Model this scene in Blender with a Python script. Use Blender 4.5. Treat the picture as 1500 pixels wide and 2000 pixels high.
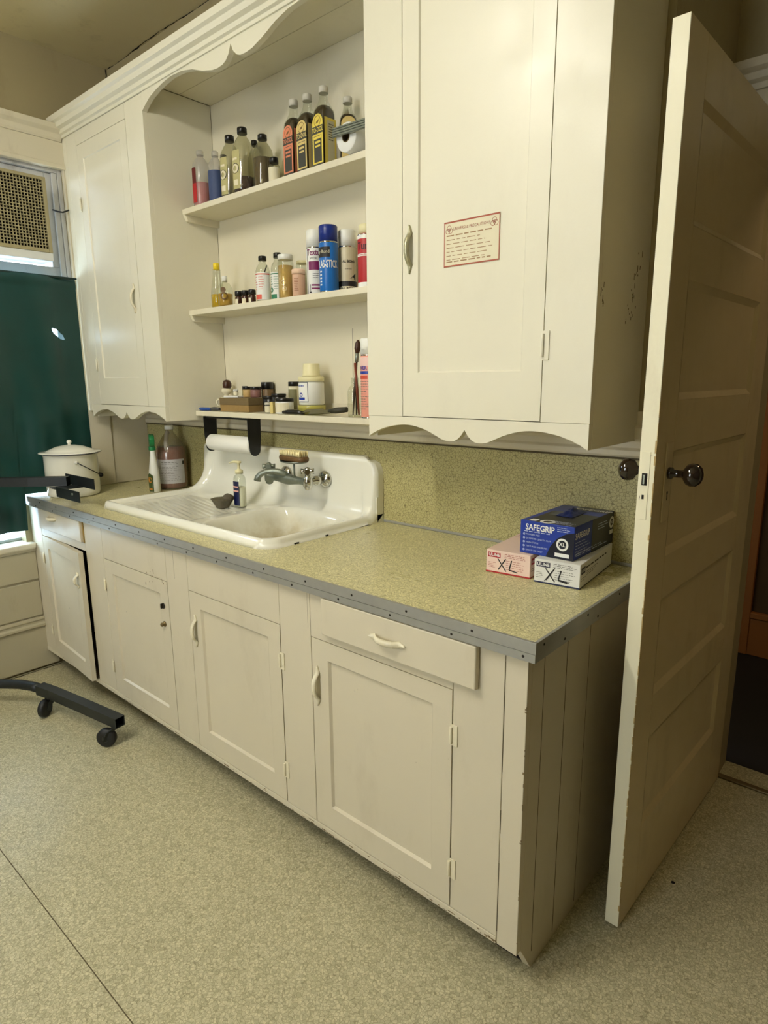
import bpy, bmesh, math, random
from mathutils import Vector, Matrix, noise
PI = math.pi
random.seed(7)
for o in list(bpy.data.objects): bpy.data.objects.remove(o)
S = bpy.context.scene
COL = S.collection

# ------------------------------------------------------------------ camera
cam = bpy.data.cameras.new('camera'); cam_o = bpy.data.objects.new('camera', cam); COL.objects.link(cam_o)
fwd = Vector((-0.64481216, 0.73628307, -0.20519385)); rgt = Vector((0.75336957, 0.65754881, -0.00799146)); up = Vector((-0.129041, 0.15973979, 0.97868872))
m = Matrix((rgt, up, -fwd)).transposed().to_4x4(); m.translation = Vector((0.5920, -1.1392, 1.4360))
cam_o.matrix_world = m
cam.sensor_fit = 'VERTICAL'; cam.sensor_height = 24.0; cam.lens = 24.0*1231.6/2000.0
cam.clip_start = 0.02
S.camera = cam_o

# ------------------------------------------------------------------ world, lights, exposure
w = bpy.data.worlds.new('world'); S.world = w; w.use_nodes = True
bg = w.node_tree.nodes['Background']; bg.inputs[0].default_value = (0.78, 0.88, 1.0, 1); bg.inputs[1].default_value = 5.0
def area(name, loc, direction, sx, sy, power, col):
    l = bpy.data.lights.new(name, 'AREA'); l.shape = 'RECTANGLE'; l.size = sx; l.size_y = sy; l.energy = power; l.color = col
    o = bpy.data.objects.new(name, l); COL.objects.link(o); o.location = loc
    o.rotation_euler = Vector(direction).to_track_quat('-Z', 'Y').to_euler(); return o
area('sky_light_left_window', (-3.35, -0.30, 1.55), (1, 0, 0), 1.5, 1.9, 120, (0.72, 0.84, 1.0))
area('rear_fill_light', (-0.6, -3.62, 1.65), (0, 1, 0), 0.9, 1.6, 14, (1.0, 0.97, 0.88))  # added soft fill behind the camera, not a known window
area('hall_fill_light', (0.9, 1.9, 2.6), (0, 0, -1), 0.3, 0.3, 3.5, (1.0, 0.75, 0.45))  # added weak fill so the brown hall trim shows
# the room is lit by a long fluorescent fitting on the ceiling: its diffuser glows, see 'fluorescent_fitting' at the end
LAMP_STRENGTH = 40.0
S.view_settings.view_transform = 'Standard'; S.view_settings.look = 'None'
S.view_settings.gamma = 1.0; S.view_settings.use_curve_mapping = False
S.view_settings.exposure = 0.60

# ------------------------------------------------------------------ materials
def srgb(r, g, b):
    f = lambda c: (c/255/12.92) if c/255 <= 0.04045 else ((c/255+0.055)/1.055)**2.4
    return (f(r), f(g), f(b), 1.0)
class NT:
    def __init__(s, name):
        s.m = bpy.data.materials.new(name); s.m.use_nodes = True; s.t = s.m.node_tree
        s.b = s.t.nodes['Principled BSDF']; s.out = s.t.nodes['Material Output']
        s.tc = s.t.nodes.new('ShaderNodeTexCoord')
    def n(s, typ, **kw):
        x = s.t.nodes.new(typ)
        for k, v in kw.items():
            if k.startswith('i_'): x.inputs[k[2:].replace('_', ' ')].default_value = v
            else: setattr(x, k, v)
        return x
    def l(s, a, b): s.t.links.new(a, b)
    def mix(s, fac, a, b, mode='MIX'):
        x = s.t.nodes.new('ShaderNodeMix'); x.data_type = 'RGBA'; x.blend_type = mode
        for sock, val in ((x.inputs[0], fac), (x.inputs[6], a), (x.inputs[7], b)):
            if hasattr(val, 'is_linked'): s.l(val, sock)
            else: sock.default_value = val
        return x.outputs[2]
    def ramp(s, src, stops):
        r = s.t.nodes.new('ShaderNodeValToRGB'); e = r.color_ramp.elements
        while len(e) < len(stops): e.new(0.5)
        for k, (p, c) in enumerate(stops):
            e[k].position = p; e[k].color = c if len(c) == 4 else (*c, 1)
        s.l(src, r.inputs[0]); return r.outputs[0]
    def noise(s, scale, detail=3, vec=None, rough=0.55, stretch=None):
        x = s.n('ShaderNodeTexNoise'); x.inputs['Scale'].default_value = scale; x.inputs['Detail'].default_value = detail; x.inputs['Roughness'].default_value = rough
        v = vec or s.tc.outputs['Object']
        if stretch:
            mp = s.n('ShaderNodeMapping'); mp.inputs['Scale'].default_value = stretch; s.l(v, mp.inputs[0]); v = mp.outputs[0]
        s.l(v, x.inputs['Vector']); return x.outputs['Fac']
    def bump(s, h, strength, dist=0.002):
        x = s.n('ShaderNodeBump'); x.inputs['Strength'].default_value = strength; x.inputs['Distance'].default_value = dist
        s.l(h, x.inputs['Height']); s.l(x.outputs[0], s.b.inputs['Normal'])
def g(v): return (v, v, v, 1)
_mc = {}
def M(name, c, rough=0.5, metal=0.0, var=0.08, vs=25, bump=0.0, bs=120, coat=0.0):
    if name in _mc: return _mc[name]
    n = NT(name); c = srgb(*c)
    lo = tuple(x*(1-var) for x in c[:3]) + (1,); hi = tuple(min(1, x*(1+var)) for x in c[:3]) + (1,)
    n.l(n.mix(n.noise(vs), lo, hi), n.b.inputs['Base Color'])
    n.b.inputs['Roughness'].default_value = rough; n.b.inputs['Metallic'].default_value = metal
    n.b.inputs['Coat Weight'].default_value = coat
    if bump: n.bump(n.noise(bs), bump)
    _mc[name] = n.m; return n.m
def paint(name, c, grime=0.35, fleck=0.0, rough=0.38, gc=(120, 100, 60), peel=0.25):
    n = NT(name); base = srgb(*c)
    c1 = n.mix(n.noise(2.2, 4), tuple(x*0.93 for x in base[:3])+(1,), tuple(min(1, x*1.05) for x in base[:3])+(1,))
    st = n.ramp(n.noise(5.5, 6, rough=0.7, stretch=(1, 1, 0.45)), [(0.55, g(0)), (0.80, g(grime))])
    c2 = n.mix(st, c1, srgb(*gc))
    if fleck:
        fl = n.ramp(n.noise(58, 3, rough=0.6, stretch=(1, 1, 0.5)), [(0.735, g(0)), (0.76, g(fleck))])
        fm = n.ramp(n.noise(3.1, 2), [(0.50, g(0)), (0.60, g(1))])
        c2 = n.mix(n.mix(1.0, fl, fm, 'MULTIPLY'), c2, srgb(70, 52, 30))
    n.l(c2, n.b.inputs['Base Color'])
    n.l(n.ramp(n.noise(7, 3), [(0.3, g(rough-0.06)), (0.8, g(rough+0.14))]), n.b.inputs['Roughness'])
    n.bump(n.mix(0.5, n.noise(160, 2), n.noise(28, 4, stretch=(1, 1, 0.3))), peel, 0.0015)
    return n.m
def crackle(name, ca, cb, line, scale, lw=0.05, lstr=0.75, rough=0.36, flake=0.5, dirt=0.2):
    n = NT(name)
    wn = n.n('ShaderNodeTexNoise'); wn.inputs['Scale'].default_value = scale*0.5; wn.inputs['Detail'].default_value = 2; n.l(n.tc.outputs['Object'], wn.inputs['Vector'])
    va = n.n('ShaderNodeVectorMath', operation='MULTIPLY_ADD'); va.inputs[1].default_value = (0.9/scale,)*3
    n.l(wn.outputs['Color'], va.inputs[0]); n.l(n.tc.outputs['Object'], va.inputs[2])
    ve = n.n('ShaderNodeTexVoronoi', feature='DISTANCE_TO_EDGE'); ve.inputs['Scale'].default_value = scale; n.l(va.outputs[0], ve.inputs['Vector'])
    vc = n.n('ShaderNodeTexVoronoi'); vc.inputs['Scale'].default_value = scale; n.l(va.outputs[0], vc.inputs['Vector'])
    sp = n.n('ShaderNodeSeparateColor'); n.l(vc.outputs['Color'], sp.inputs[0])
    cell = n.mix(sp.outputs[0], srgb(*ca), srgb(*cb))
    v2 = n.n('ShaderNodeTexVoronoi'); v2.inputs['Scale'].default_value = scale*2.3; n.l(va.outputs[0], v2.inputs['Vector'])
    s2 = n.n('ShaderNodeSeparateColor'); n.l(v2.outputs['Color'], s2.inputs[0])
    fl = n.ramp(s2.outputs[1], [(0.62, g(0)), (0.85, g(flake))])
    cell = n.mix(fl, cell, tuple(min(1, x*1.5) for x in srgb(*cb)[:3])+(1,))
    ed = n.ramp(ve.outputs['Distance'], [(lw*0.35, g(lstr)), (lw, g(0))])
    c = n.mix(ed, cell, srgb(*line))
    di = n.ramp(n.noise(3.0, 5, rough=0.65), [(0.45, g(0)), (0.75, g(dirt))])
    c = n.mix(di, c, srgb(*line))
    n.l(c, n.b.inputs['Base Color'])
    n.l(n.ramp(n.noise(4, 4), [(0.3, g(rough-0.05)), (0.75, g(rough+0.15))]), n.b.inputs['Roughness'])
    n.bump(ed, 0.15, 0.0006)
    return n.m
def glass(name, tint=(235, 240, 232), body=0.0, rough=0.02):
    """thin clear wall: light passes through tinted, the surface reflects"""
    n = NT(name); t = n.t
    tr = t.nodes.new('ShaderNodeBsdfTransparent'); tr.inputs[0].default_value = srgb(*tint)
    gl = t.nodes.new('ShaderNodeBsdfGlossy'); gl.inputs['Roughness'].default_value = rough
    lw = t.nodes.new('ShaderNodeLayerWeight'); lw.inputs[0].default_value = 0.5
    p4 = n.n('ShaderNodeMath', operation='POWER'); p4.inputs[1].default_value = 3.0; n.l(lw.outputs['Facing'], p4.inputs[0])
    ma = n.n('ShaderNodeMath', operation='MULTIPLY_ADD'); ma.inputs[1].default_value = 0.55; ma.inputs[2].default_value = 0.06; n.l(p4.outputs[0], ma.inputs[0])
    mx = t.nodes.new('ShaderNodeMixShader'); n.l(ma.outputs[0], mx.inputs[0]); n.l(tr.outputs[0], mx.inputs[1]); n.l(gl.outputs[0], mx.inputs[2])
    res = mx.outputs[0]
    if body:
        df = t.nodes.new('ShaderNodeBsdfDiffuse'); df.inputs[0].default_value = srgb(*tint)
        m2 = t.nodes.new('ShaderNodeMixShader'); m2.inputs[0].default_value = body; n.l(res, m2.inputs[1]); n.l(df.outputs[0], m2.inputs[2]); res = m2.outputs[0]
    n.l(res, n.out.inputs[0]); t.nodes.remove(n.b); return n.m

CREAM = (226, 221, 199)
m_paint = paint('upper_cabinet_paint', CREAM, 0.07, 0.0)
m_paint_low = paint('base_cabinet_dimmed_paint', (207, 198, 174), 0.16, 0.6)  # cream darkened to stand for the weaker lamp light lower down
m_inner = paint('shelf_niche_paint', (222, 215, 190), 0.18)
m_door = paint('door_paint', (206, 190, 152), 0.3, 0.3, gc=(110, 85, 40))
m_dooredge = paint('lit_door_edge_paint', (232, 226, 196), 0.25, 0.8, gc=(150, 120, 60))  # door paint lightened for the light falling on the edge
m_wall = paint('wall_plaster_paint', (160, 148, 112), 0.35, 0, 0.6)
m_ceil = paint('ceiling_plaster_paint', (214, 203, 162), 0.4, 0, 0.65)
m_trim = paint('trim_paint', (212, 204, 180), 0.3, 0.2)
m_wains = paint('wainscot_paint', (178, 170, 143), 0.35, 0.4)
m_winpaint = paint('weathered_window_paint', (190, 190, 188), 0.7, 0.9, gc=(70, 60, 55))
m_floor = crackle('crackle_linoleum', (166, 160, 128), (190, 184, 152), (108, 98, 66), 105, 0.07, 0.55, 0.34, 0.45, 0.08)
m_top = crackle('worktop_linoleum', (194, 187, 138), (209, 202, 158), (122, 112, 64), 115, 0.07, 0.60, 0.30, 0.5, 0.03)
m_splash = crackle('backsplash_linoleum', (178, 169, 116), (186, 178, 126), (100, 90, 48), 100, 0.07, 0.75, 0.38, 0.06, 0.04)
m_seam = M('seam_dirt_and_shadow', (84, 74, 48), 0.8)
m_metal = M('worktop_band_metal', (162, 162, 156), 0.40, 0.45, 0.12, 30, 0.1)
m_chrome = M('chrome', (205, 205, 200), 0.12, 1.0, 0.1, 40)
m_dull = M('dulled_chrome', (138, 144, 132), 0.42, 0.75, 0.25, 60, 0.15)
m_screw = M('dark_screw', (48, 44, 38), 0.5, 0.6)
m_black = M('black_enamel', (14, 15, 16), 0.32, 0.0, 0.2, 30)
m_blackst = M('black_painted_steel', (30, 34, 34), 0.42, 0.2, 0.4, 18, 0.1)
m_rubber = M('black_caster_rubber', (22, 22, 22), 0.5)
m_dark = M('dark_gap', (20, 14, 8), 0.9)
m_handle = paint('cream_painted_handle', (224, 216, 188), 0.3, 0.0, 0.3, gc=(120, 100, 50))
m_enamel = M('white_porcelain', (238, 236, 222), 0.08, 0, 0.03, 5, coat=0.3)
def sinkmat():
    n = NT('sink_porcelain'); base = n.mix(n.noise(3, 3), srgb(232, 230, 214), srgb(242, 241, 228))
    st = n.ramp(n.noise(6, 5, rough=0.65), [(0.36, g(0)), (0.66, g(0.8))])
    sx = n.n('ShaderNodeSeparateXYZ'); n.l(n.tc.outputs['Object'], sx.inputs[0])
    low = n.ramp(sx.outputs[2], [(0.80, g(1)), (0.93, g(0.0))])     # rust and scale stain the bowl, strengthened as shading below the rim
    n.l(n.mix(n.mix(1.0, st, low, 'MULTIPLY'), base, srgb(176, 158, 104)), n.b.inputs['Base Color'])
    n.b.inputs['Roughness'].default_value = 0.09; n.b.inputs['Coat Weight'].default_value = 0.3
    return n.m
m_sink = sinkmat()
m_glass = glass('clear_glass', (244, 246, 240)); m_glassg = glass('olive_glass', (226, 225, 208), 0.04); m_glassa = glass('amber_glass', (120, 80, 40))
m_plastic = glass('cloudy_plastic', (232, 230, 226), 0.22, 0.2); m_pane = glass('window_glass', (225, 235, 240))
m_blackcap = M('black_plastic', (22, 20, 18), 0.3); m_whitecap = M('white_plastic', (232, 232, 224), 0.35, var=0.03)
m_creamcap = M('cream_plastic', (226, 218, 172), 0.4, var=0.05); m_yellow = M('yellow_plastic', (236, 206, 34), 0.35)
m_green = M('green_plastic', (18, 120, 62), 0.35); m_paper = M('cream_paper', (222, 214, 184), 0.8, var=0.05)
m_white = M('white_paper', (230, 230, 224), 0.7, var=0.03); m_red = M('red_print', (176, 30, 34), 0.5)
m_pinkp = M('pink_print', (236, 176, 160), 0.5); m_blue = M('blue_print', (24, 52, 150), 0.4); m_navy = M('navy_print', (16, 24, 66), 0.4)
m_ink = M('black_print', (26, 24, 24), 0.6); m_grey = M('grey_print', (110, 108, 102), 0.6); m_magenta = M('maroon_print', (120, 22, 84), 0.5)
m_card = M('brown_cardboard', (150, 122, 72), 0.85, var=0.12, vs=60); m_card2 = M('dark_cardboard', (116, 98, 64), 0.85, var=0.12, vs=60)
m_wood = M('worn_brown_wood', (104, 76, 42), 0.5, var=0.35, vs=60); m_bristle = M('straw_bristles', (238, 224, 172), 0.8, var=0.15, vs=200)
m_tonyel = M('yellow_label', (222, 200, 84), 0.6); m_toncre = M('tan_label', (214, 190, 120), 0.6); m_tonpk = M('salmon_label', (214, 130, 96), 0.6)
m_gold = M('gold_foil', (214, 178, 108), 0.3, 0.3, 0.3, 60); m_brown = M('brown_glaze', (64, 36, 20), 0.3)

# ------------------------------------------------------------------ mesh helpers
def nb(): return bmesh.new()
def bx(bm, x0, x1, y0, y1, z0, z1, mi=0):
    vs = [bm.verts.new((x, y, z)) for x in (x0, x1) for y in (y0, y1) for z in (z0, z1)]
    for q in ((0, 1, 3, 2), (4, 6, 7, 5), (0, 4, 5, 1), (2, 3, 7, 6), (0, 2, 6, 4), (1, 5, 7, 3)):
        f = bm.faces.new([vs[k] for k in q]); f.material_index = mi
    return vs
def lathe(bm, prof, cx=0, cy=0, seg=28, axis='z', sx=1, sy=1, caps=True, pw=1.0):
    """prof: (radius, height); pw<1 squares the section"""
    rings = []
    for r, h in prof:
        ring = []
        for k in range(seg):
            a = 2*PI*k/seg; c, s = math.cos(a), math.sin(a)
            if pw != 1.0:
                d = (abs(c)**(2/pw)+abs(s)**(2/pw))**(-pw/2); c, s = c*d, s*d
            p = (r*c*sx, r*s*sy, h)
            if axis == 'x': p = (h, p[0], p[1])
            if axis == 'y': p = (p[0], h, p[1])
            ring.append(bm.verts.new((p[0]+cx, p[1]+cy, p[2])))
        rings.append(ring)
    for a, b in zip(rings, rings[1:]):
        for k in range(seg):
            f = bm.faces.new((a[k], a[(k+1) % seg], b[(k+1) % seg], b[k])); f.smooth = True
    if caps:
        try: bm.faces.new(rings[0][::-1]); bm.faces.new(rings[-1])
        except ValueError: pass
def tube(bm, pts, r, seg=10, close=False, square=False, caps=True, rs=None):
    pts = [Vector(p) for p in pts]; rings = []; n = len(pts); pu = None
    for k, p in enumerate(pts):
        a = pts[k-1] if k else pts[0]; b = pts[k+1] if k < n-1 else pts[-1]
        d = (b-a).normalized()
        if pu is None:
            pu = Vector((0, 0, 1)) if abs(d.z) < 0.9 else Vector((0, 1, 0))
        side = d.cross(pu).normalized(); u2 = side.cross(d).normalized(); pu = u2
        rr = rs[k] if rs else r; ring = []
        if square:
            hw, hh = rr
            for (i, j) in ((-1, -1), (1, -1), (1, 1), (-1, 1)): ring.append(bm.verts.new(p+side*hw*i+u2*hh*j))
        else:
            for q in range(seg):
                t = 2*PI*q/seg; ring.append(bm.verts.new(p+side*rr*math.cos(t)+u2*rr*math.sin(t)))
        rings.append(ring)
    m = len(rings[0])
    for a, b in zip(rings, rings[1:]):
        for q in range(m):
            f = bm.faces.new((a[q], a[(q+1) % m], b[(q+1) % m], b[q])); f.smooth = not square
    if caps: bm.faces.new(rings[0][::-1]); bm.faces.new(rings[-1])
def prism(bm, poly, y0, y1, plane='xz'):
    """extrude a 2D outline; plane xz -> along y, yz -> along x, xy -> along z"""
    def P(a, b, t): return {'xz': (a, t, b), 'yz': (t, a, b), 'xy': (a, b, t)}[plane]
    A = [bm.verts.new(P(a, b, y0)) for a, b in poly]; B = [bm.verts.new(P(a, b, y1)) for a, b in poly]
    bm.faces.new(A); bm.faces.new(B[::-1])
    for k in range(len(poly)): bm.faces.new((A[k], B[k], B[(k+1) % len(poly)], A[(k+1) % len(poly)]))
def xform(bm, mat): bmesh.ops.transform(bm, matrix=mat, verts=bm.verts)
PRINTS = ('white_badge', 'lettering', 'label_ring', 'rim', 'small_print', 'side_print', 'face_crack', 'label_print', 'print', 'side_label_print')
def obj(name, bm, mats, parent=None, bevel=0.0, smooth=False, solid=0.0, sub=0, wn=False):
    me = bpy.data.meshes.new(name)
    bmesh.ops.recalc_face_normals(bm, faces=bm.faces); bm.to_mesh(me); bm.free()
    for mt in (mats if isinstance(mats, (list, tuple)) else [mats]): me.materials.append(mt)
    if smooth:
        for p in me.polygons: p.use_smooth = True
    o = bpy.data.objects.new(name, me); COL.objects.link(o)
    if name in PRINTS: o['kind'] = 'stuff'
    if parent:
        o.parent = parent
        if parent.get('_off'): o.location = Vector(parent['_off'])
    if solid:
        s = o.modifiers.new('solid', 'SOLIDIFY'); s.thickness = solid
    if bevel:
        b = o.modifiers.new('bevel', 'BEVEL'); b.width = bevel; b.segments = 2; b.limit_method = 'ANGLE'; b.angle_limit = 0.7
    if sub:
        s = o.modifiers.new('sub', 'SUBSURF'); s.levels = sub; s.render_levels = sub
    return o
def tag(o, label=None, cat=None, group=None, kind=None):
    if label: o['label'] = label
    if cat: o['category'] = cat
    if group: o['group'] = group
    if kind: o['kind'] = kind
    return o
def thing(name, label, cat, loc=(0, 0, 0), rotz=0, group=None, world=False):
    """world=True: the parts' meshes are given in room coordinates"""
    o = bpy.data.objects.new(name, None); COL.objects.link(o); o.location = loc; o.rotation_euler = (0, 0, rotz); o.empty_display_size = 0.05
    if world: o['_off'] = tuple(-x for x in loc)
    return tag(o, label, cat, group)
def struct(name, bm, mat, parent=None, bevel=0.0):
    o = obj(name, bm, mat, parent, bevel)
    if not parent: o['kind'] = 'structure'
    return o
_tc = {}
def text_mesh(s, size, bold=False, sx=1.0):
    key = (s, size, bold, sx)
    if key in _tc: return _tc[key]
    cu = bpy.data.curves.new('t', 'FONT'); cu.body = s; cu.size = size; cu.align_x = 'CENTER'; cu.align_y = 'CENTER'
    cu.resolution_u = 2
    if bold: cu.offset = size*0.022
    to = bpy.data.objects.new('t', cu); me = bpy.data.meshes.new_from_object(to)
    vs = [(v.co.x*sx, v.co.y) for v in me.vertices]; fs = [tuple(p.vertices) for p in me.polygons]
    bpy.data.objects.remove(to); bpy.data.curves.remove(cu); bpy.data.meshes.remove(me)
    _tc[key] = (vs, fs); return _tc[key]
def put_text(bm, s, size, f, bold=False, sx=1.0, dx=0, dy=0):
    """f maps the flat lettering (x, y) to a point on the surface"""
    vs, fs = text_mesh(s, size, bold, sx)
    V = [bm.verts.new(f(x+dx, y+dy)) for x, y in vs]
    for q in fs:
        try: bm.faces.new([V[k] for k in q])
        except ValueError: pass
def quad(bm, f, x0, x1, y0, y1, n=1):
    for k in range(n):
        a = x0+(x1-x0)*k/n; b = x0+(x1-x0)*(k+1)/n
        bm.faces.new([bm.verts.new(f(*p)) for p in ((a, y0), (b, y0), (b, y1), (a, y1))])
def disc(bm, f, cx, cy, r, r2=0.0, n=24):
    O = [bm.verts.new(f(cx+r*math.cos(2*PI*k/n), cy+r*math.sin(2*PI*k/n))) for k in range(n)]
    if r2:
        I = [bm.verts.new(f(cx+r2*math.cos(2*PI*k/n), cy+r2*math.sin(2*PI*k/n))) for k in range(n)]
        for k in range(n): bm.faces.new((O[k], O[(k+1) % n], I[(k+1) % n], I[k]))
    else: bm.faces.new(O)
def flat(o, r, u, lift=0.0004):
    o, r, u = Vector(o), Vector(r).normalized(), Vector(u).normalized(); nn = r.cross(u)
    return lambda x, y: o+r*x+u*y+nn*lift
def cyl(R, z0, a0, lift=0.0004):
    """round a vertical cylinder; a0 = heading (radians) the middle of the print faces"""
    return lambda x, y: Vector(((R+lift)*math.cos(a0+x/R), (R+lift)*math.sin(a0+x/R), z0+y))
def greek(bm, f, x0, x1, y0, rows, pitch, h, seed=1):
    """rows of tiny unreadable print as broken dashes"""
    rd = random.Random(seed)
    for k in range(rows):
        x = x0; y = y0-k*pitch
        end = x1-(x1-x0)*rd.random()*0.35
        while x < end:
            wd = (x1-x0)*(0.06+0.12*rd.random()); quad(bm, f, x, min(x+wd, end), y, y+h); x += wd+(x1-x0)*0.035

# ------------------------------------------------------------------ dimensions (metres)
XL = -2.727; YB = 0.66; H = 0.90; CEIL = 2.944; XR = 2.6; YR = -3.4; YD = 1.215; UY = 0.335

# ------------------------------------------------------------------ room shell
b = nb(); bx(b, XL-0.2, XR+0.2, YR-0.2, YD+0.13, -0.1, 0.0); floor = struct('floor', b, m_floor)
b = nb(); bx(b, -1.6, 1.2, -0.6437, -0.6412, 0.0, 0.0004); bx(b, XL, -1.6, -0.6447, -0.6422, 0.0, 0.0004); obj('seam', b, m_seam, floor)
b = nb()
lathe(b, [(0.006, 0.0), (0.004, 0.002)], 0.182, 0.59, 8); obj('dirt_spot', b, m_dark, floor)
b = nb(); bx(b, XL-0.2, XR+0.2, YR-0.2, 2.7, CEIL, CEIL+0.1); ceil = struct('ceiling', b, m_ceil)
b = nb()   # crack where the ceiling meets the wall
rd = random.Random(3); x = XL+0.01; prev = None
while x < -1.2:
    wd = 0.002+0.007*rd.random()*(1 if rd.random() < 0.6 else 0.3); y = 0.590+0.006*math.sin(x*9)+0.006*rd.random()
    cur = (b.verts.new((x, y, CEIL-0.0015)), b.verts.new((x, y+wd, CEIL-0.0015)))
    if prev: b.faces.new((prev[0], cur[0], cur[1], prev[1]))
    prev = cur; x += 0.018+0.02*rd.random()
obj('crack', b, m_dark, ceil)
b = nb()
rd = random.Random(9); z = CEIL-0.001; prev = None
while z > 2.86:
    y = 0.602-0.004-0.006*rd.random(); wd = 0.003+0.004*rd.random()
    cur = (b.verts.new((XL+0.0015, y, z)), b.verts.new((XL+0.0015, y-wd, z)))
    if prev: b.faces.new((prev[0], cur[0], cur[1], prev[1]))
    prev = cur; z -= 0.014
obj('crack', b, m_dark, ceil)
b = nb(); bx(b, XL-0.2, -0.12, YB, YB+0.1, 0, CEIL); bx(b, XL-0.2, -0.02, 0.602, YB, 2.655, CEIL); wb = struct('wall_back', b, m_wall)
b = nb(); bx(b, -0.12, -0.02, YB, YD, 0, CEIL); struct('wall_return', b, m_wall)
# wall with the doorway
b = nb(); DX0, DX1, DZ = 0.145, 1.05, 2.155
bx(b, -0.12, DX0, YD, YD+0.12, 0, CEIL); bx(b, DX1, XR, YD, YD+0.12, 0, CEIL); bx(b, DX0, DX1, YD, YD+0.12, DZ, CEIL)
struct('wall_doorway', b, m_wall)
b = nb(); bx(b, XR, XR+0.12, YR, YD, 0, CEIL); struct('wall_right', b, paint('dimming_wall_brown', (104, 84, 54), 0.3))  # unseen wall coloured dark to keep the faces turned to it dim
# rear wall, its opening added for the soft fill light
b = nb(); RX0, RX1, RZ0, RZ1 = -1.1, -0.1, 0.85, 2.45
bx(b, XL, RX0, YR-0.12, YR, 0, CEIL); bx(b, RX1, XR, YR-0.12, YR, 0, CEIL); bx(b, RX0, RX1, YR-0.12, YR, 0, RZ0); bx(b, RX0, RX1, YR-0.12, YR, RZ1, CEIL)
struct('wall_rear', b, m_wall)
# left wall with its window opening
WY0, WY1, WZ0, WZ1 = -0.98, 0.325, 0.665, 2.43
b = nb(); bx(b, XL-0.16, XL, YR, WY0, 0, CEIL); bx(b, XL-0.16, XL, WY1, YB, 0, CEIL); bx(b, XL-0.16, XL, WY0, WY1, 0, WZ0-0.03); bx(b, XL-0.16, XL, WY0, WY1, WZ1, CEIL); bx(b, XL-0.16, XL-0.0005, -0.030, WY1, WZ0-0.03, 0.895)  # last block added to stop window light leaking beside the cabinet
struct('wall_left', b, m_wall)

# window 1: casing, head, sill, jambs, sashes
def ob(name, mat, parent, boxes, bevel=0.002):
    b = nb()
    for q in boxes: bx(b, *q)
    return obj(name, b, mat, parent, bevel)
win = ob('window_1', m_winpaint, None, [(XL-0.15, XL+0.0, WY1-0.02, WY1, WZ0, WZ1), (XL-0.15, XL, WY0, WY0+0.02, WZ0, WZ1), (XL-0.15, XL, WY0+0.02, WY1-0.02, WZ1-0.02, WZ1)]); win['kind'] = 'structure'
ob('casing', m_trim, win, [(XL, XL+0.022, WY1, 0.441, H, 2.44)], 0.004)
ob('casing', m_trim, win, [(XL, XL+0.022, WY0-0.11, WY0, WZ0, 2.44)], 0.004)
ob('head_casing', m_trim, win, [(XL, XL+0.024, WY0-0.13, 0.455, 2.445, 2.545)], 0.003)
ob('head_fillet', m_trim, win, [(XL, XL+0.034, WY0-0.14, 0.46, 2.425, 2.445)], 0.004)
b = nb(); prism(b, [(XL, 2.545), (XL+0.026, 2.545), (XL+0.032, 2.555), (XL+0.036, 2.575), (XL+0.055, 2.590), (XL+0.058, 2.612), (XL, 2.612)], WY0-0.15, 0.33, 'xz'); obj('head_cornice', b, m_trim, win, 0.002)
ob('sash', m_winpaint, win, [(XL-0.06, XL-0.02, WY0+0.02, WY1-0.02, 1.93, 1.985), (XL-0.06, XL-0.02, WY1-0.075, WY1-0.02, 1.985, WZ1-0.02), (XL-0.06, XL-0.02, WY0+0.02, WY0+0.075, 1.985, WZ1-0.02), (XL-0.06, XL-0.02, WY0+0.075, WY1-0.075, 2.37, WZ1-0.02)], 0.003)
ob('sash', m_winpaint, win, [(XL-0.10, XL-0.065, WY0+0.02, WY1-0.02, 1.915, 1.9295), (XL-0.10, XL-0.065, WY0+0.02, WY1-0.02, WZ0, 0.680), (XL-0.10, XL-0.065, WY1-0.07, WY1-0.02, 0.680, 1.915), (XL-0.10, XL-0.065, WY0+0.02, WY0+0.07, 0.680, 1.915)], 0.003)
ob('stop_bead', m_winpaint, win, [(XL-0.019, XL-0.004, WY1-0.045, WY1-0.021, WZ0, WZ1-0.02)], 0.003)
ob('pane', m_pane, win, [(XL-0.085, XL-0.082, WY0+0.07, WY1-0.07, 0.680, 1.915)], 0)
ob('sill', m_trim, win, [(XL-0.15, XL+0.045, WY0-0.14, 0.0, WZ0-0.03, WZ0)], 0.008)
ob('apron', m_trim, win, [(XL, XL+0.026, WY0-0.13, -0.001, WZ0-0.045, WZ0-0.03)], 0.003)
# wainscot below the window, three boards
wc = ob('trim_1', m_wains, None, [(XL, XL+0.012, YR, -0.001, 0.235, WZ0-0.045)], 0.0); wc['kind'] = 'structure'
ob('board', m_wains, wc, [(XL+0.012, XL+0.022, YR, -0.001, 0.475, 0.62)], 0.004)
ob('board', m_wains, wc, [(XL+0.012, XL+0.020, YR, -0.001, 0.285, 0.465)], 0.004)
bb = ob('baseboard_left', m_wains, None, [(XL, XL+0.020, YR, 0.05, 0.012, 0.225)], 0.003); bb['kind'] = 'structure'
b = nb(); prism(b, [(XL, 0.225), (XL+0.026, 0.225), (XL+0.034, 0.232), (XL+0.034, 0.242), (XL+0.024, 0.250), (XL+0.024, 0.258), (XL+0.029, 0.266), (XL+0.026, 0.278), (XL, 0.280)], YR, -0.001, 'xz'); obj('cap_moulding', b, m_wains, bb, 0.001)
b = nb(); rd = random.Random(5); y = -0.25; prev = None
while y < 0.07:
    wd = 0.004+0.008*rd.random(); cur = (b.verts.new((XL+0.021, y, 0.0008)), b.verts.new((XL+0.021+wd, y, 0.0008)))
    if prev: b.faces.new((prev[0], cur[0], cur[1], prev[1]))
    prev = cur; y += 0.012
obj('crack', b, m_dark, floor)

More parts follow.
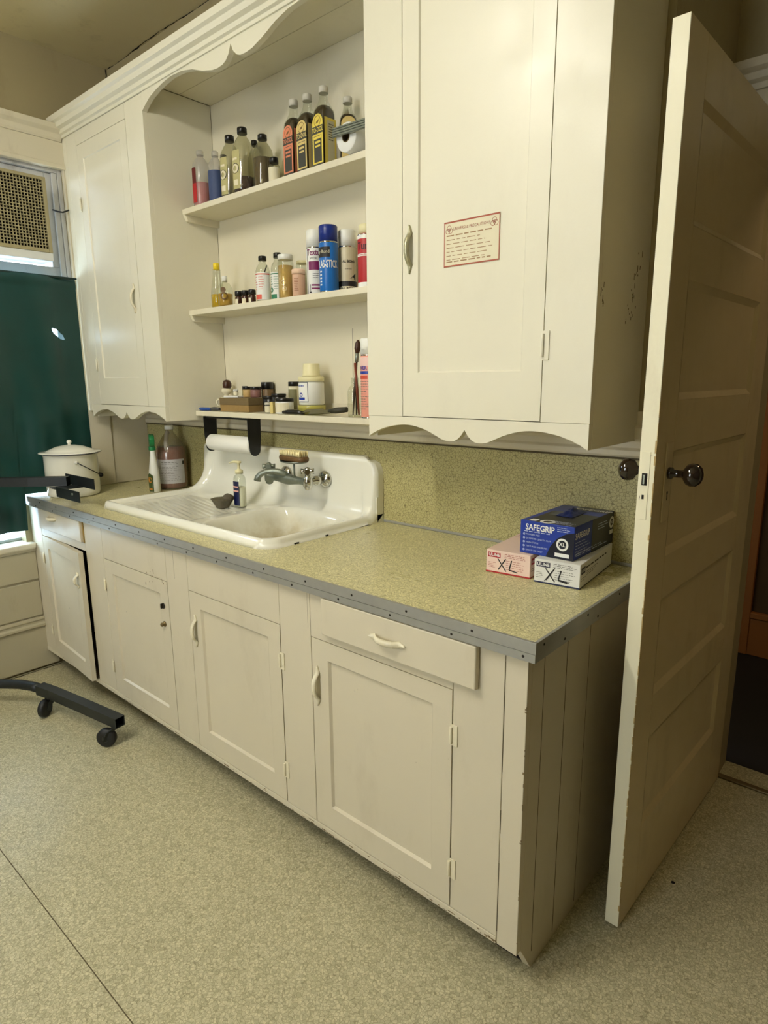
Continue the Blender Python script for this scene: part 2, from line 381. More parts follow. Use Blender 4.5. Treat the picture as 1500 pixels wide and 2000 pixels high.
# doorway trim, hall beyond
dt = ob('trim_2', m_trim, None, [(-0.018, DX1+0.12, YD-0.018, YD, DZ+0.006, 2.28)], 0.003); dt['kind'] = 'structure'
b = nb(); prism(b, [(YD, 2.28), (YD-0.024, 2.28), (YD-0.028, 2.296), (YD-0.040, 2.304), (YD-0.044, 2.322), (YD-0.058, 2.332), (YD-0.062, 2.355), (YD, 2.355)], -0.018, DX1+0.14, 'yz'); obj('cornice', b, m_trim, dt, 0.001)
ob('casing', m_trim, dt, [(0.01, DX0-0.004, YD-0.018, YD, 0, DZ+0.006)], 0.003)
ob('casing', m_trim, dt, [(DX1+0.004, DX1+0.12, YD-0.018, YD, 0, DZ+0.006)], 0.003)
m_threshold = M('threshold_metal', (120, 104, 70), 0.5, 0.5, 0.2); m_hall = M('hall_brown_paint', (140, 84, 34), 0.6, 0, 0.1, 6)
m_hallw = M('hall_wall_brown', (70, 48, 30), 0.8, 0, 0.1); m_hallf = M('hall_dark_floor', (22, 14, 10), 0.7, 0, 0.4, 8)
ob('threshold', m_threshold, floor, [(DX0, DX1, YD-0.004, YD+0.02, 0.0, 0.008)], 0.003)
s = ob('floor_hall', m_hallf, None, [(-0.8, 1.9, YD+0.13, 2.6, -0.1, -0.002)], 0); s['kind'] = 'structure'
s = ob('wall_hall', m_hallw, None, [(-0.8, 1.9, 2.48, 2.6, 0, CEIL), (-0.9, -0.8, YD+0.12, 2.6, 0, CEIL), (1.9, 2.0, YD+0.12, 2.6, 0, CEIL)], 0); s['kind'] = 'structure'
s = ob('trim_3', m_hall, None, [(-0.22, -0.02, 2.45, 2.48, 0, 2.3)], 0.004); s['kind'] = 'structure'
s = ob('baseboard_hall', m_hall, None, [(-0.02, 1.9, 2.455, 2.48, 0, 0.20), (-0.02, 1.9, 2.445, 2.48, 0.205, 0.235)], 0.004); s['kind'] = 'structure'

# added window frame around the fill light (behind the camera)
w2 = ob('window_rear_added', m_trim, None, [(RX0, RX0+0.05, YR-0.10, YR-0.04, RZ0, RZ1), (RX1-0.05, RX1, YR-0.10, YR-0.04, RZ0, RZ1), (RX0+0.05, RX1-0.05, YR-0.10, YR-0.04, RZ0, RZ0+0.06), (RX0+0.05, RX1-0.05, YR-0.10, YR-0.04, RZ1-0.05, RZ1), (RX0+0.05, RX1-0.05, YR-0.09, YR-0.05, 1.62, 1.67)], 0.003); w2['kind'] = 'structure'

# moulded rail on the back wall above the backsplash
tr = nb(); prism(tr, [(YB, 1.215), (YB-0.014, 1.215), (YB-0.020, 1.222), (YB-0.020, 1.236), (YB-0.012, 1.243), (YB-0.012, 1.262), (YB-0.022, 1.270), (YB-0.022, 1.300), (YB-0.008, 1.308), (YB-0.008, 1.345), (YB, 1.345)], XL, -0.02, 'yz')
tr = struct('trim_4', tr, m_trim, None, 0.0015)
ob('shadow_line', m_seam, tr, [(XL, -0.02, YB-0.0155, YB, 1.2095, 1.215)], 0)  # dark strip painted as the shadow under the rail

# ------------------------------------------------------------------ backsplash
bs = tag(ob('backsplash', m_splash, None, [(XL+0.001, -0.012, YB-0.010, YB-0.0005, H+0.002, 1.2095)], 0.0), 'crackle-patterned olive linoleum backsplash panel behind the sink and worktop', 'backsplash')
ob('metal_bead', m_metal, bs, [(-0.972, -0.012, YB-0.016, YB-0.010, H+0.0005, H+0.010)], 0.002)
b = nb(); bx(b, XL+0.0005, XL+0.012, 0.441, YB-0.011, H+0.002, 1.33); tag(obj('end_board', b, m_trim, None, 0.002), 'short cream painted board on the left wall beside the gallon jug', 'board')

# ------------------------------------------------------------------ base cabinet
bc = thing('base_cabinet', 'long cream painted base cabinet with four panelled doors under the worktop', 'cabinet', (-1.36, 0.3, 0), world=True)
Z0, Z1, ZK = 0.115, 0.715, 0.094
DOORS = [(-2.60, -2.133), (-1.963, -1.468), (-1.323, -0.829), (-0.687, -0.195)]
def fr(name, boxes, mat=m_paint_low, parent=bc, bevel=0.0015): return ob(name, mat, parent, boxes, bevel)
T = 0.02
stiles = [(XL+0.001, -2.602), (-2.129, -1.966), (-1.466, -1.326), (-0.826, -0.690), (-0.192, -0.056)]
for a, c in stiles: fr('stile', [(a, c, 0, T, 0.1135, 0.8540)])
fr('stile', [(-0.0545, 0.0, 0, T, ZK, 0.8540)])
fr('bottom_rail', [(XL+0.001, -0.056, -0.002, T, ZK, 0.1125)])
tops = [(-2.601, -2.130), (-1.965, -1.467), (-1.325, -0.827), (-0.689, -0.193)]
for k, (a, c) in enumerate(tops):
    if k == 0: fr('top_rail', [(a, c, 0, T, 0.7165, 0.7520)])
    elif k == 3: fr('top_rail', [(a, c, 0, T, 0.7165, 0.8540)])
    else: fr('top_rail', [(a, c, 0, T, 0.7165, 0.8540)])
b = nb(); prism(b, [(T, ZK), (0.076, 0.0), (YB-0.012, 0.0), (YB-0.012, 0.854), (T, 0.854)], -0.022, 0.0, 'yz')
side = obj('side_panel', b, m_paint_low, bc, 0.001)
b = nb(); bx(b, -0.0005, 0.0015, 0.075, 0.077, 0.05, 0.85); bx(b, -0.0005, 0.0015, 0.19, 0.1925, 0.02, 0.85); bx(b, -0.0005, 0.0015, 0.32, 0.3215, 0.02, 0.85)
for v in b.verts:
    if v.co.x > 0: v.co.x = 0.0004
obj('board_joint', b, m_seam, side)
fr('toe_kick', [(XL+0.001, -0.022, 0.078, 0.09, 0.0, ZK)], m_dark, bevel=0)  # kick board coloured near black for the shade under the face
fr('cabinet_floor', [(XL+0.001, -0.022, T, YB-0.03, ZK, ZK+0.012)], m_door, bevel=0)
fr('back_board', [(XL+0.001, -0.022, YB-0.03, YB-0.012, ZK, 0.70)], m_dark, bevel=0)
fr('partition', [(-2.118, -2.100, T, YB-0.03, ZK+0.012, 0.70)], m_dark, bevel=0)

def pull(length, w_mid=0.0095, out=0.018, w_pad=0.0115):
    """bow handle: pointed pads at both ends, a raised grip between; along z, front towards -y"""
    b = nb(); N = 24; rings = []
    for k in range(N+1):
        t = -1+2*k/N; a = abs(t)
        if a > 0.55:
            q = (a-0.55)/0.45; wd = w_pad*(1-q)**0.7+0.0008 if q > 0.25 else w_mid+(w_pad*0.82-w_mid)*(q/0.25)
        else: wd = w_mid
        of = 0.003+out*max(0, 1-(min(1, a/0.66))**2.6)
        th = 0.0045
        if a > 0.64: of = 0.0035; lo = -0.001
        else: lo = of-th
        z = t*length/2
        rings.append([b.verts.new(p) for p in ((-wd, -lo, z), (-wd*0.6, -of-0.001, z), (0, -of-0.0035, z), (wd*0.6, -of-0.001, z), (wd, -lo, z))])
    for A, B in zip(rings, rings[1:]):
        for q in range(5):
            f = b.faces.new((A[q], A[(q+1) % 5], B[(q+1) % 5], B[q])); f.smooth = True
    b.faces.new(rings[0]); b.faces.new(rings[-1][::-1])
    return b
def add_pull(parent, x, y, z, length, horiz=False, name='handle', mat=m_handle):
    b = pull(length); M4 = Matrix.Translation((x, y, z))
    if horiz: M4 = M4 @ Matrix.Rotation(PI/2, 4, 'Y')
    xform(b, M4); return obj(name, b, mat, parent)
def hinge(parent, x, y, z, h=0.055, mat=m_handle, side=1):
    b = nb(); bx(b, x, x+side*0.017, y-0.002, y+0.001, z-h/2, z+h/2) if side > 0 else bx(b, x-0.017, x, y-0.002, y+0.001, z-h/2, z+h/2)
    lathe(b, [(0.0035, z-h*0.4), (0.0042, z-h*0.38), (0.0042, z+h*0.38), (0.0035, z+h*0.4)], x, y-0.004, 10)
    return obj('hinge', b, mat, parent, 0.0006)
def panel_door(parent, x0, x1, z0, z1, y, sl, sr, st, sb, mat, name='door', recess=0.0075, e=0.0060, th=0.02):
    """framed door with a sunk panel; front face at y"""
    b = nb()
    ix0, ix1, iz0, iz1 = x0+sl, x1-sr, z0+sb, z1-st
    bx(b, x0, ix0, y, y+th, z0, z1); bx(b, ix1, x1, y, y+th, z0, z1)
    bx(b, ix0, ix1, y, y+th, z0, iz0); bx(b, ix0, ix1, y, y+th, iz1, z1)
    d = obj(name, b, mat, parent, 0.0)
    # sloped sight edge around the panel
    b = nb(); O = [(ix0, iz0), (ix1, iz0), (ix1, iz1), (ix0, iz1)]; I = [(ix0+e, iz0+e), (ix1-e, iz0+e), (ix1-e, iz1-e), (ix0+e, iz1-e)]
    A = [b.verts.new((p[0], y-0.0002, p[1])) for p in O]; B = [b.verts.new((p[0], y+recess, p[1])) for p in I]
    for k in range(4): b.faces.new((A[k], A[(k+1) % 4], B[(k+1) % 4], B[k]))
    b.faces.new(B)
    p = obj('panel', b, mat, d)
    return d
doors = []
for k, (a, c) in enumerate(DOORS):
    d = panel_door(bc, a, c, Z0, Z1, 0.0, 0.066 if k else 0.062, 0.058, 0.055, 0.075, m_paint_low)
    doors.append(d)
# the far left door hangs a little open
d = doors[0]; L = Vector(bc['_off']); ang = math.radians(-4.0); piv = Vector((-2.60, 0.0, 0))
d.matrix_basis = Matrix.Translation(L) @ Matrix.Translation(piv) @ Matrix.Rotation(ang, 4, 'Z') @ Matrix.Translation(-piv)
def hp(parent, *a, **k): return add_pull(parent, *a, **k)
hp(doors[0], -2.163, 0, 0.585, 0.075)
hp(doors[2], -1.292, 0, 0.573, 0.122)
hp(doors[3], -0.664, 0, 0.571, 0.124)
for k, (xh, sd) in enumerate([(-2.602, -1), (-1.965, -1), (-0.828, 1), (-0.194, 1)]):
    for z in (0.600, 0.230): hinge(doors[k], xh, -0.001, z, side=sd)
b = nb(); lathe(b, [(0.004, -0.004), (0.011, -0.003), (0.011, 0.0)], 0, 0, 14, 'y'); xform(b, Matrix.Translation((-1.506, 0, 0.615))); bx(b, -1.509, -1.503, -0.012, -0.003, 0.607, 0.625); obj('catch', b, m_screw, doors[1])
b = nb(); lathe(b, [(0.006, -0.016), (0.008, -0.013), (0.006, -0.006), (0.011, -0.003), (0.011, 0.0)], 0, 0, 14, 'y'); xform(b, Matrix.Translation((-1.507, 0, 0.543))); obj('catch', b, M('tarnished_brass', (120, 104, 70), 0.4, 0.7), doors[1])
# drawers
dr = fr('drawer', [(-2.588, -2.142, -0.012, 0.008, 0.7560, 0.8520)], bevel=0.003); add_pull(dr, -2.43, -0.012, 0.822, 0.095, True)
fr('drawer_jamb', [(-2.142, -2.131, -0.001, T, 0.7530, 0.8540)], M('bare_wood_edge', (150, 124, 66), 0.6), bevel=0)
dr = fr('drawer', [(-0.626, -0.121, -0.018, -0.0005, 0.744, 0.8515)], bevel=0.0035); add_pull(dr, -0.383, -0.018, 0.793, 0.122, True)
b = nb(); rd = random.Random(12)
for k in range(60):
    x = -0.06-2.5*rd.random()**1.4; z = 0.0955+0.012*rd.random()**2; wd = 0.004+0.03*rd.random()**3; bx(b, x, x+wd, -0.0024, -0.0018, z, z+0.001+0.002*rd.random())
for k in range(14):
    z = 0.12+0.70*rd.random(); bx(b, -0.001-0.004*rd.random()**2, 0.0003, -0.0004, 0.001, z, z+0.003+0.012*rd.random()**2)
for k in range(18):
    x = -1.62+0.16*rd.gauss(0.5, 0.28); z = 0.70+0.05*rd.gauss(0.3, 0.5); bx(b, x, x+0.0008+0.0015*rd.random(), -0.0003, 0.0005, z, z+0.002+0.008*rd.random()**2)
o = obj('worn_chips', b, M('chipped_paint_brown', (112, 94, 62), 0.8), bc); o['kind'] = 'stuff'
# joints scribed into the face boards
b = nb()
for x0, z0, z1 in ((-0.0555, 0.13, 0.32), (-0.0555, 0.40, 0.46), (-0.0558, 0.56, 0.83)): bx(b, x0, x0+0.0016, -0.0006, 0.001, z0, z1)
for x0 in (-1.412, -0.70): bx(b, x0, x0+0.0004, -0.0003, 0.001, 0.74, 0.852)
obj('face_crack', b, m_seam, bc)

# ------------------------------------------------------------------ worktop
wt = thing('worktop', 'crackle-patterned linoleum worktop with a screwed metal edge band', 'worktop', (-1.36, 0.3, 0.854), world=True)
hx0, hx1, hy0, hy1 = -2.07, -1.03, 0.13, 0.60
ob('slab', m_top, wt, [(XL+0.001, hx0, -0.015, YB-0.011, 0.856, H), (hx1, 0.021, -0.015, YB-0.011, 0.856, H), (hx0, hx1, -0.015, hy0, 0.856, H), (hx0, hx1, hy1, YB-0.011, 0.856, H)], 0)
b = nb(); bx(b, XL+0.001, 0.024, -0.0185, -0.0155, 0.8545, 0.874); bx(b, XL+0.001, 0.026, -0.0205, -0.0155, 0.8755, 0.9008); bx(b, XL+0.001, 0.0255, -0.0205, -0.0125, 0.9003, 0.9012)
obj('front_band', b, m_metal, wt, 0.0008)
b = nb(); bx(b, 0.0215, 0.0240, -0.0155, YB-0.011, 0.8545, 0.874); bx(b, 0.0215, 0.0260, -0.0155, YB-0.011, 0.8755, 0.9008); bx(b, 0.0185, 0.026, -0.0155, YB-0.011, 0.9003, 0.9012)
obj('end_band', b, m_metal, wt, 0.0008)
b = nb(); lathe(b, [(0.0026, -0.0011), (0.0034, 0.0)], 0, 0, 8, 'y'); scr = obj('screw', b, m_screw, wt); base_loc = scr.location.copy(); scr.hide_render = False
first = True
def screw(x, y, z, rz=0):
    global first
    s = scr if first else scr.copy()
    if not first: COL.objects.link(s); s.parent = wt
    first = False; s.location = base_loc+Vector((x, y, z)); s.rotation_euler = (0, 0, rz)
for k in range(15): screw(-0.004-k*0.184+0.004*math.sin(k*3), -0.0187, 0.8643)
for k in range(15): screw(-0.131-k*0.1845+0.004*math.sin(k*5), -0.0207, 0.8880)
for k, (y, z) in enumerate([(0.015, 0.889), (0.12, 0.866), (0.235, 0.889), (0.30, 0.866), (0.43, 0.889), (0.55, 0.866)]): screw(0.0262 if z > 0.88 else 0.0242, y, z, PI/2)
b = nb(); lathe(b, [(0.001, -0.012), (0.006, -0.010), (0.008, -0.006), (0.006, -0.002), (0.003, 0.0)], 0, 0, 12, 'y'); xform(b, Matrix.Translation((-2.705, -0.019, 0.853))); obj('bolt_end', b, m_whitecap, wt)

# ------------------------------------------------------------------ sink
def sstep(a, c, x):
    t = max(0, min(1, (x-a)/(c-a))); return t*t*(3-2*t)
def build_sink():
    X0, X1 = -2.115, -0.975; NX, NS = 190, 150; ZD = 0.914; YS = 0.606; YF = 0.076; ZT = 1.150
    b = nb(); grid = []
    def bowl_mask(x, y):
        cx, cy, hx, hy, r = -1.262, 0.352, 0.215, 0.222, 0.10
        qx, qy = abs(x-cx)-hx+r, abs(y-cy)-hy+r
        d = -(math.hypot(max(qx, 0), max(qy, 0))+min(max(qx, qy), 0)-r)
        return d
    def base(x, s):
        k = sstep(-1.60, -1.46, x)                      # the cove is tight behind the bowl, wide behind the drainboard
        R = 0.125*(1-k)+0.05*k
        flatl = YS-YF-R; arc = R*PI/2; vert = ZT-0.022-ZD-R; top = 0.022*PI/2; back = 0.02
        segs = (0.62, 0.17, 0.15, 0.045, 0.015)
        if s < segs[0]: t = s/segs[0]; return (YF+flatl*t, ZD, 0, 1)
        s -= segs[0]
        if s < segs[1]: a = s/segs[1]*PI/2; return (YF+flatl+R*math.sin(a), ZD+R-R*math.cos(a), -math.sin(a), math.cos(a))
        s -= segs[1]
        if s < segs[2]: return (YS, ZD+R+vert*s/segs[2], -1, 0)
        s -= segs[2]
        if s < segs[3]: a = s/segs[3]*PI/2; return (YS+0.022-0.022*math.cos(a), ZT-0.022+0.022*math.sin(a), -math.cos(a), math.sin(a))
        s -= segs[3]; return (YS+0.022+back*s/segs[4], ZT, 0, 1)
    for j in range(NS+1):
        s = j/NS; row = []
        yb, zb, ny, nz = base(-1.2, s)
        # rounded plan corners: inset the ends of the front rows and of the top rows
        df = yb-YF if s < 0.62 else 9; dtp = (ZT-zb) if s > 0.79 else 9
        def inset(d, r): return r-math.sqrt(max(0, r*r-(r-d)**2)) if d < r else 0
        il = inset(df, 0.05)+(inset(dtp, 0.03)); ir = inset(df, 0.075)+(inset(dtp, 0.07))
        xl, xr = X0+il, X1-ir
        for i in range(NX+1):
            x = xl+(xr-xl)*i/NX
            y, z, ny, nz = base(x, s)
            ex = min(x-xl, xr-x); e = min(ex, df)
            w_ = 0.045+0.030*sstep(0.60, 0.80, s)
            rim = (1-sstep(0.74, 0.93, s))*0.018*(max(0.0, math.sin(max(0.0, min(1, e/w_))*PI))**0.8 if e < w_ else 0)
            roll = -0.014*(1-min(1, e/0.014))**2
            h = rim+roll
            dz = 0
            if y < 0.60:
                d = bowl_mask(x, y); dz = -0.150*sstep(0.0, 0.085, d)
                if 0.085 < d: dz -= 0.006*min(1, (d-0.085)/0.13)
                # fluted drainboard, channels fanning towards the bowl
                if x < -1.49 and y < 0.47 and e > 0.05:
                    u = y+0.22*(x+1.8); fade = sstep(-1.50, -1.56, x)*sstep(-2.05, -2.00, x)*sstep(0.46, 0.42, y)*sstep(0.13, 0.16, y)
                    dz += -0.0022*fade*(0.5+0.5*math.cos(u*2*PI/0.027))
                    dz -= 0.004*fade
            row.append(b.verts.new((x, y+ny*h, z+nz*h+dz)))
        grid.append(row)
    for j in range(NS):
        for i in range(NX):
            f = b.faces.new((grid[j][i], grid[j][i+1], grid[j+1][i+1], grid[j+1][i])); f.smooth = True
    # skirt down to the worktop and back to the wall
    def skirt(loop, f):
        L2 = [b.verts.new(f(v.co)) for v in loop]
        for k in range(len(loop)-1):
            q = b.faces.new((loop[k], loop[k+1], L2[k+1], L2[k])); q.smooth = True
    dn = lambda c: Vector((c.x, c.y, H+0.0005)) if c.z < 0.94 and c.y < 0.5 else Vector((c.x, YB-0.011, max(H+0.0005, min(c.z, c.z-0.0))))
    skirt(grid[0], lambda c: Vector((c.x, c.y+0.004, H+0.0005)))
    for col in (0, NX):
        loop = [grid[j][col] for j in range(NS+1)]
        L2 = []
        for v in loop:
            c = v.co; L2.append(b.verts.new((c.x+(0.003 if col == 0 else -0.003)*0, min(YB-0.0115, c.y+0.0) if c.z < 0.93 else YB-0.0115, H+0.0005 if c.z < 0.93 else c.z)))
        # below the cove the end wall closes straight down to the worktop
        for k in range(NS): b.faces.new((loop[k], loop[k+1], L2[k+1], L2[k]))
        ks = [k for k in range(NS+1) if loop[k].co.z >= 0.93 and loop[k].co.y > 0.3]
        k0 = ks[0]
        bot0 = b.verts.new((loop[k0].co.x, loop[k0].co.y, H+0.0005)); bot1 = b.verts.new((loop[k0].co.x, YB-0.0115, H+0.0005))
        b.faces.new((loop[k0], bot0, bot1, L2[k0]))
    return obj('basin', b, m_sink, sk)
sk = thing('farmhouse_sink', 'white porcelain sink with ribbed drainboard and tall splashback on the worktop', 'sink', (-1.54, 0.35, H), world=True)
build_sink()
b = nb(); lathe(b, [(0.001, 0.0), (0.022, 0.002), (0.030, 0.003), (0.032, 0.0)], -1.262, 0.352, 24); xform(b, Matrix.Translation((0, 0, 0.7588))); obj('drain', b, m_dull, sk)
b = nb()
rd = random.Random(2)
for k in range(9):
    q = -0.99-0.005*rd.random(); yy = 0.16+0.035*k+0.01*rd.random()
    if k in (1, 5): bx(b, -0.983, -0.9742, yy, yy+0.006+0.016*rd.random(), H+0.0006, H+0.0055)
o = obj('chip', b, m_dark, sk); o['kind'] = 'stuff'

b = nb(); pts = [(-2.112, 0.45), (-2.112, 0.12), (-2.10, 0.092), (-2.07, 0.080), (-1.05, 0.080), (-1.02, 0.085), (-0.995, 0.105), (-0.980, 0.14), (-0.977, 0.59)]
tube(b, [(x, y, H+0.0014) for x, y in pts], 0.0022, 6); obj('gap_shadow_line', b, m_dark, sk)  # dark tube drawn as the shadow line under the sink rim

b = nb(); bx(b, -1.03, -0.9755, 0.609, 0.6485, H+0.0005, H+0.10); bx(b, -2.114, -2.06, 0.609, 0.6485, H+0.0005, H+0.10); obj('end_fillet', b, m_sink, sk)['kind'] = 'stuff'

# ------------------------------------------------------------------ faucet
fc = thing('wall_faucet', 'old wall-mounted chrome mixer faucet on the sink splashback', 'faucet', (-1.36, 0.604, 1.045), world=True)
for fx in (-1.247, -1.485):
    b = nb(); lathe(b, [(0.034, 0.6035), (0.034, 0.597), (0.026, 0.592), (0.019, 0.586), (0.014, 0.584)], 0, 0, 28, 'y'); xform(b, Matrix.Translation((fx, 0, 1.045))); obj('flange', b, m_chrome, fc)
    b = nb(); lathe(b, [(0.011, 0.586), (0.011, 0.572), (0.019, 0.570), (0.019, 0.548), (0.013, 0.545), (0.012, 0.515)], 0, 0, 20, 'y'); xform(b, Matrix.Translation((fx, 0, 1.045))); obj('shank', b, m_chrome, fc)
b = nb(); pts = []; rs = []
for k in range(25):
    t = k/24; x = -1.485+0.238*t; pts.append((x, 0.508, 1.045)); rs.append(0.013+0.009*math.exp(-((t-0.5)/0.22)**2)+0.006*math.exp(-((t)/0.09)**2)+0.006*math.exp(-((t-1)/0.09)**2))
tube(b, pts, 0.015, 18, rs=rs)
obj('mixer_body', b, m_dull, fc)
for fx in (-1.485, -1.247):
    b = nb(); lathe(b, [(0.004, 1.012), (0.013, 1.016), (0.019, 1.030), (0.020, 1.050), (0.017, 1.062), (0.011, 1.066), (0.011, 1.074)], fx, 0.508, 20)
    obj('valve', b, m_chrome if fx > -1.3 else m_dull, fc)
    b = nb()
    for q in range(4):
        a = PI/4+q*PI/2; c, s = math.cos(a), math.sin(a)
        tube(b, [(fx+0.004*c, 0.508+0.004*s, 1.086), (fx+0.016*c, 0.508+0.016*s, 1.088), (fx+0.026*c, 0.508+0.026*s, 1.088)], 0.007, 10, rs=[0.010, 0.009, 0.0115])
    lathe(b, [(0.011, 1.074), (0.013, 1.082), (0.013, 1.096), (0.007, 1.103), (0.001, 1.104)], fx, 0.508, 16)
    obj('cross_handle', b, m_chrome if fx > -1.3 else m_dull, fc)
b = nb(); P_ = [(-1.368, 0.506, 1.056), (-1.374, 0.498, 1.068), (-1.392, 0.484, 1.076), (-1.412, 0.470, 1.079), (-1.436, 0.455, 1.076), (-1.456, 0.442, 1.066), (-1.467, 0.435, 1.052), (-1.470, 0.433, 1.038)]
tube(b, P_, 0.01, 16, rs=[0.014, 0.013, 0.012, 0.0115, 0.0115, 0.012, 0.013, 0.0145])
obj('spout', b, m_dull, fc)
b = nb(); tube(b, [(-1.320, 0.503, 1.058), (-1.320, 0.503, 1.115)], 0.0042, 10); obj('soap_dish_stem', b, m_dull, fc)
b = nb(); lathe(b, [(0.001, 1.114), (0.030, 1.115), (0.043, 1.119), (0.046, 1.124), (0.043, 1.122), (0.028, 1.118), (0.001, 1.117)], -1.320, 0.503, 28, sx=1.5); obj('soap_dish', b, m_dull, fc)
# scrub brush
sb = thing('scrub_brush', 'wooden scrub brush lying bristles up on the faucet soap dish', 'brush', (-1.320, 0.503, 1.1245), math.radians(-4))
b = nb(); lathe(b, [(0.045, 0.0), (0.048, 0.004), (0.048, 0.015), (0.045, 0.019)], 0, 0, 32, sx=1.62, sy=0.62, pw=0.55); obj('brush_back', b, m_wood, sb)
b = nb(); rd = random.Random(4)
for i in range(17):
    for j in range(6):
        x = -0.062+i*0.00775; y = -0.020+j*0.008; tube(b, [(x, y, 0.018), (x+rd.uniform(-.002, .002), y+rd.uniform(-.002, .002), 0.040)], 0.0026, 5, rs=[0.0020, 0.0034])
o = obj('bristles', b, m_bristle, sb); o['kind'] = 'stuff'

# ------------------------------------------------------------------ upper cabinets
UZ = 1.327
def scallop(x0, x1, zt, pts, y0, y1, parent, mat, name='apron'):
    b = nb(); R = []
    for x, z in pts: R.append([b.verts.new(p) for p in ((x, y0, z), (x, y0, zt), (x, y1, zt), (x, y1, z))])
    for A, B in zip(R, R[1:]):
        for k in range(4): b.faces.new((A[k], A[(k+1) % 4], B[(k+1) % 4], B[k]))
    b.faces.new(R[0]); b.faces.new(R[-1][::-1])
    return obj(name, b, mat, parent, 0)
def scal_pts(x0, x1, zend, ztop, zlow, zcusp):
    """two arches meeting at a small cusp"""
    pts = []; c = (x0+x1)/2; W = (x1-x0)/2; N = 16
    left = []
    ctrl = [(0, zend), (0.10, zend+0.45*(ztop-zend)), (0.25, ztop-0.15*(ztop-zend)), (0.44, ztop), (0.62, ztop-0.3*(ztop-zlow)), (0.78, zlow+0.12*(ztop-zlow)), (0.86, zlow), (0.92, zlow+0.12*(zcusp-zlow)), (0.965, zlow+0.5*(zcusp-zlow)), (1.0, zcusp)]
    def cr(p0, p1, p2, p3, t): return 0.5*((2*p1)+(-p0+p2)*t+(2*p0-5*p1+4*p2-p3)*t*t+(-p0+3*p1-3*p2+p3)*t**3)
    P = [ctrl[0]]+ctrl+[ctrl[-1]]
    for k in range(1, len(P)-2):
        for q in range(4):
            t = q/4; left.append((cr(P[k-1][0], P[k][0], P[k+1][0], P[k+2][0], t), cr(P[k-1][1], P[k][1], P[k+1][1], P[k+2][1], t)))
    left.append((1.0, zcusp))
    L_ = [(x0+W*u, z) for u, z in left]; R_ = [(x1-W*u, z) for u, z in left[:-1]][::-1]
    return L_+R_
def upper(name, label, x0, x1, dx0, dx1, hx, hs, ztop, side_l, side_r):
    t = thing(name, label, 'cabinet', ((x0+x1)/2, 0.5, UZ), world=True)
    ob('stile', m_paint, t, [(x0, dx0-0.002, UY, UY+0.02, UZ+0.0005, ztop)], 0.0012)
    ob('stile', m_paint, t, [(dx1+0.002, x1, UY, UY+0.02, UZ+0.0005, ztop)], 0.0012)
    ob('top_rail', m_paint, t, [(dx0-0.0015, dx1+0.0015, UY, UY+0.02, 2.502, ztop)], 0.001)
    ob('side_panel', m_paint, t, [(x1-0.02, x1, UY+0.02, YB-0.002, 1.264, 2.6015)], 0.001)
    ob('side_panel', m_paint, t, [(x0, x0+0.02, UY+0.02, YB-0.002, 1.264, 2.6015)], 0.001)
    ob('bottom_board', m_inner, t, [(x0+0.02, x1-0.02, UY+0.02, YB-0.023, UZ, UZ+0.02)], 0.0)
    scallop(x0, x1, UZ, scal_pts(x0+0.002, x1-0.001, 1.264, 1.304, 1.2635, 1.297), UY, UY+0.02, t, m_paint)
    d = panel_door(t, dx0, dx1, UZ+0.0025, 2.500, UY, 0.055, 0.058, 0.062, 0.125, m_paint, recess=0.0050, e=0.0035)
    return t, d
ucr, dR = upper('right_wall_cabinet', 'large cream wall cabinet at right with one tall door and a paper notice', -0.760, -0.040, -0.620, -0.172, 0, 0, 2.56, 1, 1)
add_pull(dR, -0.594, UY, 1.794, 0.130, mat=M('worn_silver_pull', (176, 172, 140), 0.35, 0.5, 0.3, 120))
hinge(dR, -0.171, UY-0.001, 1.516, 0.07, m_paint, 1); hinge(dR, -0.171, UY-0.001, 2.36, 0.07, m_paint, 1)
ucl, dL = upper('left_wall_cabinet', 'tall narrow cream wall cabinet at left beside the window', XL+0.060, -1.965, -2.565, -2.107, 0, 0, 2.56, 1, 1)
ob('filler', m_paint, ucl, [(XL+0.001, XL+0.0595, UY, UY+0.02, 1.294, 2.56)], 0.001)
add_pull(dL, -2.149, UY, 1.795, 0.125)
for z in (2.25, 1.52): hinge(dL, -2.566, UY-0.001, z, 0.065, m_paint, -1)
b = nb(); rd = random.Random(21)
for k in range(26):
    t = rd.random(); y = 0.585-0.05*t+0.012*rd.gauss(0, 1); z = 1.735-0.16*t+0.01*rd.gauss(0, 1); L_ = 0.004+0.012*rd.random()**2; bx(b, -0.0401, -0.0397, y, y+0.0015+0.003*rd.random(), z, z+L_)
for k in range(10):
    y = 0.355+0.02*rd.random(); z = 1.60+0.05*rd.random(); bx(b, -0.0401, -0.0397, y, y+0.001+0.002*rd.random(), z, z+0.004+0.01*rd.random())
o = obj('scuff_marks', b, M('scuff_brown', (104, 92, 62), 0.8), ucr); o['kind'] = 'stuff'
# ------------------------------------------------------------------ open shelves between them
sh = thing('open_shelf_niche', 'open cream shelving of three boards between the two wall cabinets', 'shelf', (-1.36, 0.55, 1.28), world=True)
nx0, nx1 = -1.9645, -0.7605
for nm, z, th in (('shelf', 2.155, 0.022), ('shelf', 1.742, 0.022), ('shelf', 1.305, 0.022)):
    ob(nm, m_inner, sh, [(nx0, nx1, 0.485, YB-0.001, z-th, z)], 0.002)
for z in (2.155, 1.742):
    b = nb(); prism(b, [(0.487, z-0.022), (0.500, z-0.045), (0.510, z-0.048), (YB-0.001, z-0.048), (YB-0.001, z-0.022)], nx0, nx0+0.018, 'yz'); obj('cleat', b, m_inner, sh, 0.001)
for y0, y1 in ((UY+0.021, 0.5075), (0.5095, YB-0.001)): ob('soffit_board', m_inner, sh, [(nx0, nx1, y0, y1, 2.603, 2.62)], 0.001)
